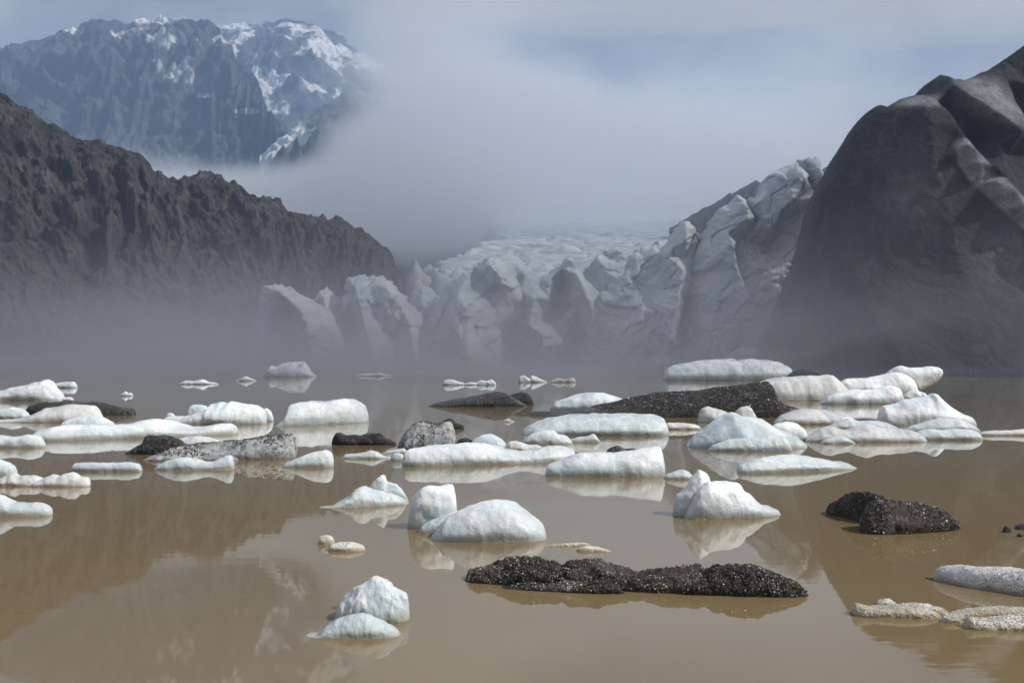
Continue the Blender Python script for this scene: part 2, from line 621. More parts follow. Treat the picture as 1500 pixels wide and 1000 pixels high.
def snow_main(px, py, t, c):
    line = np.interp(px, [0, 110, 170, 215, 250, 300, 335, 370, 410], [40, 55, 92, 118, 132, 128, 116, 138, 176])
    s = smooth(8, -8, py - line) * 0.47
    patch = np.exp(-((px - 300) / 26) ** 2 - ((py - 140) / 7) ** 2) * 0.7 + np.exp(-((px - 358) / 34) ** 2 - ((py - 163) / 9) ** 2) * 0.75
    rock = np.exp(-((px - 345) / 26) ** 2 - ((py - 105) / 24) ** 2) * 0.8 + np.exp(-((px - 205) / 40) ** 2 - ((py - 76) / 12) ** 2) * 0.25 \
        + np.exp(-((px - 290) / 38) ** 2 - ((py - 40) / 9) ** 2) * 0.55 + np.exp(-((px - 150) / 40) ** 2 - ((py - 36) / 7) ** 2) * 0.4
    return np.clip(np.maximum(s, patch) - rock - 0.25 * np.clip(-c - 0.2, 0, 1), 0, 1)


slope('mountain',
      [(-500, 60, 2500), (-120, 55, 2600), (0, 68, 2650), (60, 60, 2680), (105, 44, 2700), (125, 33, 2700), (150, 31, 2700), (185, 36, 2700),
       (200, 33, 2700), (225, 29, 2700), (245, 28, 2700), (262, 32, 2690), (285, 34, 2680), (305, 33, 2670), (316, 42, 2640), (324, 55, 2610),
       (336, 72, 2580), (352, 88, 2540), (366, 100, 2500), (376, 122, 2440), (388, 148, 2380), (400, 172, 2300), (414, 194, 2240),
       (440, 214, 2150), (480, 232, 2050), (540, 262, 1950), (640, 300, 1900)],
      [(-500, 1500, 40), (200, 1550, 60), (640, 1700, 80)], 620, 260, M_MTN,
      [(0, 0), (0.3, 0.18), (0.6, 0.52), (0.85, 0.85), (1, 1)], 0.055, 31, snow=snow_main, gully=11)


def snow_cap(px, py, t, c):
    s = 0.50 - 0.45 * np.exp(-((px - 388) / 18) ** 2 - ((py - 62) / 10) ** 2) - 0.5 * np.exp(-((px - 430) / 25) ** 2 - ((py - 95) / 9) ** 2)
    return np.clip(s - 0.5 * np.clip(-c - 0.35, 0, 1), 0, 1)


slope('snow_covered_mountain',
      [(250, 60, 3500), (310, 42, 3500), (340, 37, 3500), (380, 35, 3500), (420, 32, 3500), (460, 36, 3500), (500, 56, 3500), (580, 110, 3500),
       (700, 200, 3500)],
      [(250, 2300, 260), (400, 2350, 300), (700, 2500, 300)], 320, 200, M_MTN,
      [(0, 0), (0.25, 0.16), (0.5, 0.40), (0.8, 0.8), (1, 1)], 0.035, 47, snow=snow_cap, gully=7)

slope('mountain_spur',
      [(380, 232, 2050), (405, 208, 2050), (430, 189, 2060), (455, 168, 2080), (475, 155, 2100), (492, 144, 2120), (508, 135, 2140), (525, 140, 2150),
       (560, 152, 2150), (600, 168, 2160), (650, 200, 2160), (720, 240, 2160), (820, 290, 2160), (960, 330, 2160), (1100, 350, 2160)],
      [(380, 1700, 160), (1100, 1700, 160)], 320, 140, M_MTN,
      [(0, 0), (0.4, 0.3), (0.8, 0.8), (1, 1)], 0.06, 63,
      snow=lambda px, py, t, c: np.clip(0.62 * smooth(0.45, 0.95, t) * smooth(560, 430, px) + 0.45 * smooth(560, 640, px) * t, 0, 1), gully=8)

slope('far_mountain',
      [(900, 300, 3000), (980, 284, 3000), (1030, 258, 3000), (1060, 240, 3000), (1095, 226, 3000), (1135, 212, 3000), (1180, 218, 3000),
       (1240, 200, 3000), (1340, 190, 3000), (1500, 170, 3000), (1700, 150, 3000)],
      [(900, 2200, 200), (1700, 2200, 200)], 320, 140, M_MTN,
      [(0, 0), (0.4, 0.3), (0.8, 0.8), (1, 1)], 0.05, 77,
      snow=lambda px, py, t, c: np.clip(0.35 + 0.35 * smooth(0.4, 0.9, t), 0, 1), gully=8)

slope('dark_hill',
      [(980, 335, 760), (1020, 312, 760), (1045, 298, 760), (1065, 287, 760), (1085, 277, 760), (1100, 268, 760), (1108, 263, 760), (1114, 267, 760),
       (1125, 270, 760), (1160, 262, 760), (1230, 240, 760), (1330, 230, 760), (1450, 200, 760)],
      [(980, 640, 40), (1450, 640, 40)], 260, 80, M_HILL,
      [(0, 0), (0.4, 0.34), (0.8, 0.8), (1, 1)], 0.05, 91, gully=8)

# ------------------------------------------------------------------ glacier
glacier = bpy.data.objects.new('glacier', None)
C.objects.link(glacier)
glacier.location = (0, 330, 0)
structure(glacier)


def ice_field():
    nu, nv = 430, 430
    d = 338 * (1200 / 338.0) ** np.linspace(0, 1, nv)
    px = np.linspace(330, 1300, nu)
    D, PX = np.meshgrid(d, px)
    py = np.interp(D, [338, 380, 500, 700, 1000, 1200], [470, 432, 392, 352, 322, 312])
    py = py + 14 * smooth(760, 600, PX) * smooth(600, 800, D) - 12 * smooth(900, 1100, PX)
    V = P(PX, py, D)
    x, y = V[..., 0], V[..., 1]
    wx = x + 14 * fbm(x / 60, y / 60, 0 * x, 3, 3)
    f1, f2, ci = cells(wx / 20, y / 15, 0 * x, 5)
    cr = smooth(0.0, 0.35, f2 - f1)
    pin = (ci * 0.7 + 0.3) * (1.2 - f1)
    rg = ridged(wx / 34, y / 18, 0 * x, 4, 9)
    fin = fbm(x / 5, y / 5, 0 * x, 3, 12)
    rough = 0.35 + 1.0 * smooth(660, 440, PX) + 0.8 * smooth(560, 380, D)
    V[..., 2] += rough * (9 * pin * cr + 6 * (rg - 1) + 1.1 * fin) - 4
    edge = np.interp(D, [338, 450, 560, 650, 800], [545, 545, 575, 620, 660])
    mg = smooth(edge - 14, edge + 70, PX)
    V[..., 2] = (V[..., 2] + 3) * mg ** 0.8 - 3 + (1 - mg) * np.clip(mg * 8, 0, 1) * (12 * pin * cr + 11 * (rg - 1) + 3 * fin)
    ash = np.clip(0.85 * (1 - smooth(0.3, 1.0, mg)) + 0.8 * smooth(700, 560, PX) * np.clip(0.8 + 0.8 * fin, 0, 1) + 0.35 * smooth(0.35, 0.05, cr), 0, 1)  # dirty ice at left; crevasses and left margin are coloured darker too
    V[..., 2][:, 0] = -2
    V[..., 1] -= 330
    return mesh_obj('ice_field', V.reshape(-1, 3), grid_faces(nu, nv), M_GLAC, glacier, attrs={'ash': ash.ravel()})


ice_field()


def rough_outline(pts, amp, seed, levels=3):
    rg = random.Random(seed)
    pts = [tuple(p) for p in pts]
    for lv in range(levels):
        out = []
        for i in range(len(pts) - 1):
            (ax, ay), (bx, by) = pts[i], pts[i + 1]
            ln = math.hypot(bx - ax, by - ay)
            out.append(pts[i])
            if ln > 3.2 and ay < 540 and by < 540:
                k = rg.gauss(0, 1) * amp * min(ln / 14.0, 1.0)
                out.append(((ax + bx) / 2 - (by - ay) / ln * k, (ay + by) / 2 + (bx - ax) / ln * k))
        out.append(pts[-1])
        pts = out
    return pts


def solid_from_front(name, outline, inner, d0, mat, step, parent=None, sharp=1.0, rel=1.0, seed=0, thick=26.0, foot=-3.0, origin=None, rubble=None,
                     ash=None, strat=1.0, rnd_rim=0.006, inner_gain=1.0, jag=1.9, cracks=1.0):
    """A faceted ice tower: a front face with ridges and hollows (metres nearer or farther than d0) and a rounded back, closed all round.
    Points are (px, py, dd) as seen square on at distance d0, turned into metres before anything is built."""
    s = d0 / F
    outline = rough_outline(outline, jag, seed)
    pts = [(x * s, (HOR - y) * s, 0.0) for x, y in outline] + [(x * s, (HOR - y) * s, dd * inner_gain) for x, y, dd in inner]
    no = len(outline)
    vs, es, fs, ov, oe, of = delaunay_2d_cdt([Vector(p[:2]) for p in pts], [(i, (i + 1) % no) for i in range(no)], [], 1, 1e-4)
    dep = np.zeros(len(vs))
    for i, src in enumerate(ov):
        dep[i] = pts[src[0]][2] if src else 0.0
    vs = np.array([tuple(v) for v in vs])
    x0, y0 = vs.min(0)
    x1, y1 = vs.max(0)
    h = step * s
    nx, ny = int((x1 - x0) / h) + 2, int((y1 - y0) / h) + 2
    gx = x0 + np.arange(nx) * h
    gy = y0 + np.arange(ny) * h
    GX, GY = np.meshgrid(gx, gy, indexing='ij')
    D = np.zeros_like(GX)
    I = np.zeros(GX.shape, bool)
    for f in fs:
        a, b, c = (vs[i] for i in f[:3])
        da, db, dc = (dep[i] for i in f[:3])
        i0, i1 = int((min(a[0], b[0], c[0]) - x0) / h), int((max(a[0], b[0], c[0]) - x0) / h) + 2
        j0, j1 = int((min(a[1], b[1], c[1]) - y0) / h), int((max(a[1], b[1], c[1]) - y0) / h) + 2
        xx, yy = GX[i0:i1, j0:j1], GY[i0:i1, j0:j1]
        den = (b[1] - c[1]) * (a[0] - c[0]) + (c[0] - b[0]) * (a[1] - c[1])
        if abs(den) < 1e-9:
            continue
        l1 = ((b[1] - c[1]) * (xx - c[0]) + (c[0] - b[0]) * (yy - c[1])) / den
        l2 = ((c[1] - a[1]) * (xx - c[0]) + (a[0] - c[0]) * (yy - c[1])) / den
        l3 = 1 - l1 - l2
        ins = (l1 >= -1e-6) & (l2 >= -1e-6) & (l3 >= -1e-6)
        D[i0:i1, j0:j1] = np.where(ins, l1 * da + l2 * db + l3 * dc, D[i0:i1, j0:j1])
        I[i0:i1, j0:j1] |= ins
    # distance to the outline, for rounding the rim and shaping the back
    ol = np.array([p[:2] for p in pts[:no]])
    E = np.full(GX.shape, 1e9)
    for k in range(no):
        a, b = ol[k], ol[(k + 1) % no]
        if a[1] < 1.0 + y0 and b[1] < 1.0 + y0:
            continue
        ab = b - a
        t = np.clip(((GX - a[0]) * ab[0] + (GY - a[1]) * ab[1]) / max(ab @ ab, 1e-9), 0, 1)
        E = np.minimum(E, np.hypot(GX - a[0] - t * ab[0], GY - a[1] - t * ab[1]))
    Db = blur(D, 1.0 / sharp)
    wgt = smooth(0, 4 * h, E)
    D = D * (1 - wgt) + Db * wgt
    rim = np.clip(E / (0.10 * (y1 - y0)), 0, 1)
    D = D - rnd_rim * (y1 - y0) * np.sqrt(1 - (1 - rim) ** 2)
    X1, Y1 = GX - 750 * s, GY
    wob = fbm(X1 / 9, Y1 / 9, 0 * X1 + seed, 3, seed)
    st = ridged((X1 * 0.75 + Y1 * 0.65) / 7 + 0.8 * wob, (Y1 * 0.75 - X1 * 0.65) / 34, 0 * X1, 3, seed + 5) - 1
    bl = fbm(X1 / 2.6, Y1 / 2.6, 0 * X1 + seed, 4, seed + 9, 0.55)
    fs = ridged((X1 * 0.70 + Y1 * 0.71) / 2.1 + 1.2 * wob, (Y1 * 0.71 - X1 * 0.70) / 14, 0 * X1, 3, seed + 6) - 1
    ck1, ck2, cki = cells(X1 / 8 + 0.5 * wob, Y1 / 11 + 0.3 * wob, 0 * X1, seed + 7)
    crack = smooth(0.10, 0.0, ck2 - ck1)
    saw = ((X1 * 0.86 - Y1 * 0.36) / 6.5 + 0.9 * wob) % 1.0
    saw = np.where(saw < 0.82, saw / 0.82, (1 - saw) / 0.18)
    finm = smooth(-0.25, 0.35, fbm(X1 / 16, Y1 / 16, 0 * X1, 2, seed + 17))
    disp = rel * (-1.9 * saw * finm * cracks + 0.45 * wob + 0.55 * strat * st + 0.40 * strat * fs + 0.22 * bl + (1.5 * (cki - 0.5) * strat + 0.6 * crack * strat) * cracks)
    if rubble is not None:
        rm = np.zeros_like(X1)
        for rx, ry, rr, rs in rubble:
            rm = np.maximum(rm, np.exp(-(((GX / s - rx) / rr) ** 2 + ((HOR - GY / s - ry) / rs) ** 2) ** 2))
        f1, f2, ci = cells(X1 / 2.2 + 0.3 * wob, Y1 / 1.8, 0 * X1, seed + 21)
        g1, g2, gi = cells(X1 / 0.9, Y1 / 0.8, 0 * X1, seed + 22)
        disp = disp - rm * ((1.0 - f1) * (0.6 + 2.2 * ci) + 0.5 * (1 - g1))
    D = D + disp * np.clip(E / (3 * h), 0.0, 1) ** 0.7
    sil = 0.5 * rel * fbm(X1 / 1.7, Y1 / 1.7, 0 * X1, 3, seed + 30)
    B = thick * np.sqrt(np.clip(1 - (1 - np.clip(E / (0.45 * (y1 - y0)), 0, 1)) ** 2, 0, 1)) + 0.1
    idx = -np.ones(GX.shape, int)
    ok = I
    idx[ok] = np.arange(ok.sum())
    n = int(ok.sum())
    zbase = H
    fx, fz = X1[ok], np.maximum(Y1[ok] + zbase + sil[ok] * smooth(4 * h, 0, E[ok]), foot)
    Vf = np.stack([fx, d0 + D[ok], fz], 1)
    Vb = np.stack([fx, d0 + np.maximum(B[ok], D[ok] + 0.05), fz], 1)
    q = idx[:-1, :-1], idx[1:, :-1], idx[1:, 1:], idx[:-1, 1:]
    okq = (q[0] >= 0) & (q[1] >= 0) & (q[2] >= 0) & (q[3] >= 0)
    qf = np.stack([a[okq] for a in q], 1)
    # keep only the corners that carry a face, then sew the rim
    qb = qf[:, ::-1] + n
    e = np.concatenate([qf[:, [k, (k + 1) % 4]] for k in range(4)])
    key = e[:, 0].astype(np.int64) * (2 * n) + e[:, 1]
    rev = e[:, 1].astype(np.int64) * (2 * n) + e[:, 0]
    bd = e[~np.isin(key, rev)]
    qs = np.stack([bd[:, 1], bd[:, 0], bd[:, 0] + n, bd[:, 1] + n], 1)
    V = np.concatenate([Vf, Vb])
    faces = np.concatenate([qf, qb, qs])
    used = np.unique(faces)
    remap = np.zeros(len(V), int)
    remap[used] = np.arange(len(used))
    V = V[used]
    at = {}
    if ash is not None:
        av = ash(GX / s, HOR - GY / s, X1, Y1)[ok]
        at['ash'] = np.concatenate([av, av])[used]
    og = np.array(origin if origin is not None else (0, 0, 0), float)
    o = mesh_obj(name, V - og, remap[faces], mat, parent, attrs=at)
    if parent is None:
        o.location = og
    return o


G0 = (0, 330, 0)


def serac(outline, inner, d0, seed, **k):
    return solid_from_front('serac', outline, inner, d0, M_GLAC, k.pop('step', 1.5), glacier, seed=seed, origin=G0, **k)


serac([(318, 552), (336, 520), (352, 505), (366, 480), (376, 455), (380, 430), (386, 419), (400, 415), (418, 420), (440, 430), (455, 437), (470, 446),
       (485, 455), (500, 470), (512, 490), (524, 512), (534, 552)],
      [(395, 421, -3), (412, 428, -6), (432, 442, -9), (450, 456, -12), (463, 473, -14), (468, 488, -16), (460, 497, -14), (470, 512, -17), (484, 548, -20),
       (425, 455, 2), (440, 480, 1), (430, 505, -1), (445, 530, -6), (400, 470, -4), (392, 500, -8), (380, 548, -12), (420, 548, -8), (350, 540, -6),
       (490, 475, -9), (505, 510, -14)], 322, 1, thick=16)
serac([(446, 552), (450, 452), (462, 436), (471, 424), (477, 420), (484, 424), (494, 434), (506, 450), (516, 470), (528, 495), (542, 520), (556, 552)],
      [(478, 436, -5), (486, 462, -10), (500, 500, -16), (512, 548, -22), (464, 460, 1), (470, 500, -4), (470, 548, -8), (496, 450, -4), (520, 505, -8)],
      330, 2, thick=14)
serac([(498, 552), (500, 470), (501, 440), (506, 414), (511, 404), (518, 406), (524, 402), (534, 401), (548, 402), (562, 406), (576, 416), (590, 430),
       (606, 446), (622, 462), (640, 482), (656, 515), (668, 552)],
      [(514, 409, -3), (524, 422, -8), (532, 440, -12), (536, 460, -13), (545, 480, -16), (556, 510, -19), (562, 548, -22), (512, 430, 2), (514, 470, 0),
       (520, 520, -8), (542, 418, -3), (552, 440, -6), (560, 470, -7), (572, 424, -7), (588, 444, -9), (604, 470, -12), (566, 412, -1), (590, 500, -9),
       (612, 505, -17), (625, 548, -20), (590, 548, -12)], 327, 3, thick=16)
serac([(592, 552), (596, 446), (606, 430), (616, 421), (622, 418), (632, 421), (644, 431), (650, 450), (660, 552)],
      [(606, 436, -2), (620, 428, -4), (640, 436, -3), (622, 450, -9), (612, 480, -7), (636, 480, -10), (625, 548, -16)], 336, 4, thick=14)
serac([(606, 552), (622, 480), (632, 452), (646, 436), (650, 428), (662, 413), (676, 402), (688, 400), (692, 392), (700, 384), (711, 376), (722, 374),
       (734, 377), (747, 387), (755, 398), (764, 420), (774, 470), (784, 552)],
      [(684, 404, -3), (694, 402, 1), (706, 395, -4), (722, 392, -8), (740, 394, -4), (702, 415, 0), (718, 428, -2), (735, 418, -9), (752, 425, -6),
       (664, 425, -6), (650, 450, -7), (676, 440, -14), (668, 480, -19), (690, 470, -20), (708, 455, -15), (725, 475, -10), (740, 490, -2), (728, 515, -8),
       (655, 500, -15), (690, 515, -25), (655, 548, -18), (700, 548, -26), (745, 548, -8), (640, 520, -8)], 325, 5, thick=20)
serac([(736, 552), (742, 470), (748, 405), (758, 388), (764, 392), (778, 398), (790, 404), (804, 400), (816, 391), (826, 381), (833, 375), (838, 376),
       (846, 388), (856, 402), (868, 418), (880, 440), (884, 480), (880, 552)],
      [(770, 405, -5), (788, 412, -3), (806, 408, -6), (822, 394, -5), (832, 384, -6), (834, 410, -4), (836, 440, -5), (824, 420, 5), (816, 445, 7),
       (812, 462, 4), (800, 440, -9), (780, 440, -13), (762, 430, -8), (764, 465, -2), (775, 480, -16), (790, 490, -19), (812, 480, -8), (752, 470, 3),
       (758, 510, -2), (800, 548, -20), (772, 548, -14), (842, 405, -10), (852, 430, -13), (862, 455, -14), (846, 450, -6), (840, 500, -2), (866, 500, -9),
       (850, 548, -8), (832, 548, -6)], 332, 6, thick=18)
serac([(842, 552), (848, 410), (856, 395), (866, 384), (876, 372), (886, 366), (894, 370), (903, 364), (912, 368), (920, 374), (930, 366), (940, 360),
       (948, 366), (956, 358), (966, 352), (974, 360), (984, 372), (996, 400), (1000, 552)],
      [(874, 382, -5), (884, 395, -8), (868, 402, 2), (894, 380, 1), (904, 392, -6), (916, 385, -2), (930, 378, -6), (940, 375, 0), (955, 372, -5),
       (900, 420, -8), (880, 430, -4), (920, 410, -6), (870, 470, -3), (930, 440, -8), (880, 540, -8)], 352, 7, thick=14)
serac([(842, 552), (856, 505), (864, 470), (868, 440), (880, 424), (900, 409), (920, 394), (938, 381), (952, 374), (966, 368), (978, 352), (987, 338),
       (990, 332), (997, 325), (1004, 321), (1011, 325), (1020, 334), (1030, 350), (1042, 400), (1056, 552)],
      [(998, 336, -6), (996, 360, -9), (988, 400, -14), (978, 450, -18), (965, 500, -22), (950, 548, -24), (960, 400, -3), (940, 420, -4), (915, 440, -5),
       (890, 465, -5), (930, 470, -12), (905, 505, -12), (880, 530, -10), (1008, 380, -4), (1012, 420, -7), (1004, 460, -4), (1000, 510, -9),
       (1024, 420, -8), (1030, 500, -14), (1010, 548, -14), (970, 375, -6), (880, 440, -2)], 306, 8, thick=18)
serac([(968, 552), (990, 470), (1005, 420), (1016, 380), (1024, 345), (1036, 324), (1050, 308), (1062, 300), (1072, 293), (1080, 285), (1086, 288),
       (1092, 293), (1099, 287), (1106, 290), (1110, 282), (1114, 270), (1122, 260), (1136, 251), (1150, 243), (1164, 239), (1176, 234), (1186, 230),
       (1192, 232), (1197, 230), (1203, 244), (1208, 256), (1213, 266), (1216, 285), (1222, 340), (1226, 420), (1230, 552)],
      [(1078, 292, -4), (1084, 306, -9), (1092, 326, -11), (1098, 310, 1), (1102, 322, 4), (1096, 345, 1), (1110, 300, -5), (1112, 325, -7), (1126, 335, -7),
       (1070, 320, -6), (1058, 345, -7), (1062, 362, -11), (1064, 380, -12), (1070, 376, 0), (1080, 360, -1), (1066, 400, -14), (1076, 410, -2),
       (1076, 430, -16), (1086, 432, -4), (1082, 450, -18), (1084, 472, -18), (1100, 460, -6), (1040, 380, -10), (1034, 440, -14), (1024, 500, -18),
       (1050, 500, -17), (1000, 548, -18), (1060, 548, -22), (1120, 470, -11), (1136, 480, -14), (1140, 450, -6), (1128, 440, -9), (1122, 415, -7),
       (1150, 420, -2), (1155, 380, -6), (1160, 350, -4), (1140, 350, 0), (1128, 360, 2), (1150, 300, -10), (1142, 270, -7), (1130, 285, -7),
       (1134, 312, -8), (1160, 256, -8), (1166, 270, -10), (1170, 284, -12), (1182, 298, -14), (1193, 308, -15), (1164, 284, -8), (1176, 262, -5),
       (1182, 276, 5), (1190, 290, 6), (1184, 258, 1), (1190, 250, -4), (1197, 268, -6), (1203, 290, -8), (1200, 302, -10), (1168, 320, -5),
       (1180, 340, -10), (1196, 330, -7), (1186, 370, -4), (1175, 400, -8), (1160, 440, -9), (1150, 480, -12), (1170, 500, -18), (1130, 520, -20),
       (1100, 510, -20), (1120, 548, -24), (1180, 548, -22)], 300, 9, thick=24, step=1.2, rel=0.8,
      rubble=[(1104, 385, 34, 42), (1122, 430, 30, 30), (1108, 345, 20, 14)])


# ------------------------------------------------------------------ black ice wall on the right
def ash_sun_map(px, py, x, y):
    def band(pts, w):
        d = np.full(px.shape, 1e9)
        for (ax, ay), (bx, by) in zip(pts[:-1], pts[1:]):
            t = np.clip(((px - ax) * (bx - ax) + (py - ay) * (by - ay)) / ((bx - ax) ** 2 + (by - ay) ** 2), 0, 1)
            d = np.minimum(d, np.hypot(px - ax - t * (bx - ax), py - ay - t * (by - ay)))
        return smooth(w * 1.25, w * 0.6, d)
    a = 1.0 * band([(1368, 240), (1385, 275), (1418, 318), (1458, 362), (1482, 405), (1510, 470)], 15)
    a = np.maximum(a, 0.95 * np.exp(-(((px - 1335) / 26) ** 2 + ((py - 158) / 15) ** 2) ** 2))
    a = np.maximum(a, 1.0 * np.exp(-(((px - 1430) / 46) ** 2 + ((py - 160 - 0.45 * (px - 1430)) / 40) ** 2) ** 2))  # pale ash on the upper right facets also paints in their sunlit look
    a = np.maximum(a, 0.35 * np.exp(-(((px - 1300) / 40) ** 2 + ((py - 300) / 50) ** 2)))
    a = np.maximum(a, 0.40 * np.exp(-(((px - 1410) / 50) ** 2 + ((py - 390) / 45) ** 2)))
    a = np.maximum(a, 0.45 * smooth(-8, 4, 68 - py + (1500 - px) * 0.42) * 0)
    return a * (0.55 + 0.6 * np.clip(fbm(x / 3, y / 3, 0 * x, 4, 3) + 0.5, 0, 1))


bb = solid_from_front('black_iceberg',
      [(1118, 556), (1132, 500), (1138, 478), (1150, 446), (1168, 408), (1182, 370), (1192, 335), (1199, 305), (1207, 278), (1218, 254), (1234, 226),
       (1250, 199), (1262, 180), (1272, 165), (1280, 156), (1290, 153), (1298, 157), (1306, 152), (1318, 146), (1334, 141), (1345, 141), (1350, 136),
       (1358, 126), (1366, 117), (1377, 109), (1386, 112), (1400, 116), (1412, 118), (1426, 113), (1444, 105), (1462, 94), (1480, 82), (1500, 67),
       (1540, 42), (1600, 20), (1660, 40), (1720, 120), (1790, 300), (1820, 556)],
      [(1342, 148, -5), (1350, 160, -7), (1358, 178, -10), (1366, 198, -12), (1371, 220, -14), (1382, 240, -15.5), (1398, 262, -17), (1418, 280, -18),
       (1364, 168, -3), (1374, 195, -5), (1384, 225, -8), (1394, 240, -9),
       (1298, 166, -3.5), (1288, 190, -5), (1262, 240, -6.5), (1236, 300, -7.5), (1212, 370, -8), (1186, 450, -9), (1165, 540, -12),
       (1328, 170, -9), (1330, 200, -12), (1330, 260, -14), (1300, 250, -11), (1306, 330, -14.5), (1270, 380, -13.5), (1236, 450, -14.5), (1290, 480, -21),
       (1260, 548, -30), (1340, 330, -17), (1350, 420, -21), (1340, 548, -30),
       (1356, 226, -12.5), (1366, 256, -14), (1384, 290, -16), (1410, 325, -18.5), (1440, 356, -20), (1462, 396, -22), (1484, 440, -24), (1500, 500, -27),
       (1362, 234, -16.5), (1376, 262, -18.5), (1394, 290, -20.5), (1424, 322, -22.5), (1454, 352, -24), (1476, 388, -26), (1500, 440, -28), (1520, 500, -30),
       (1420, 300, -20), (1450, 326, -21), (1478, 356, -23), (1498, 396, -24), (1400, 278, -15),
       (1376, 122, -5), (1374, 140, -8), (1392, 160, -10), (1412, 180, -12), (1432, 198, -13.5), (1446, 216, -15), (1452, 195, -12), (1472, 200, -10),
       (1466, 160, -6), (1460, 125, -4), (1450, 116, -3), (1430, 130, -6), (1410, 130, -5),
       (1376, 176, -5), (1396, 190, -6), (1414, 204, -7), (1412, 214, -3), (1396, 226, -5), (1430, 215, -7), (1424, 228, -11), (1430, 250, -13),
       (1438, 275, -14), (1452, 300, -16), (1446, 240, -8), (1470, 270, -10), (1480, 300, -13),
       (1474, 150, 0), (1484, 200, -3), (1500, 240, -6), (1500, 130, -2), (1540, 120, -6), (1540, 220, -10), (1530, 330, -16), (1580, 300, -16),
       (1580, 450, -24), (1600, 548, -30), (1500, 548, -33), (1430, 548, -31), (1430, 450, -24), (1400, 400, -20), (1420, 480, -27), (1680, 300, -14),
       (1700, 548, -26)], 232, M_BERG, 1.3, seed=41, thick=60, rel=0.5, strat=0.8, sharp=0.62, cracks=0.0, jag=0.5, origin=(60, 232, 0), ash=ash_sun_map, rnd_rim=0.016, inner_gain=1.0)
tag(bb, 'towering black ash-covered ice wall rising out of the mist at the right', 'iceberg')


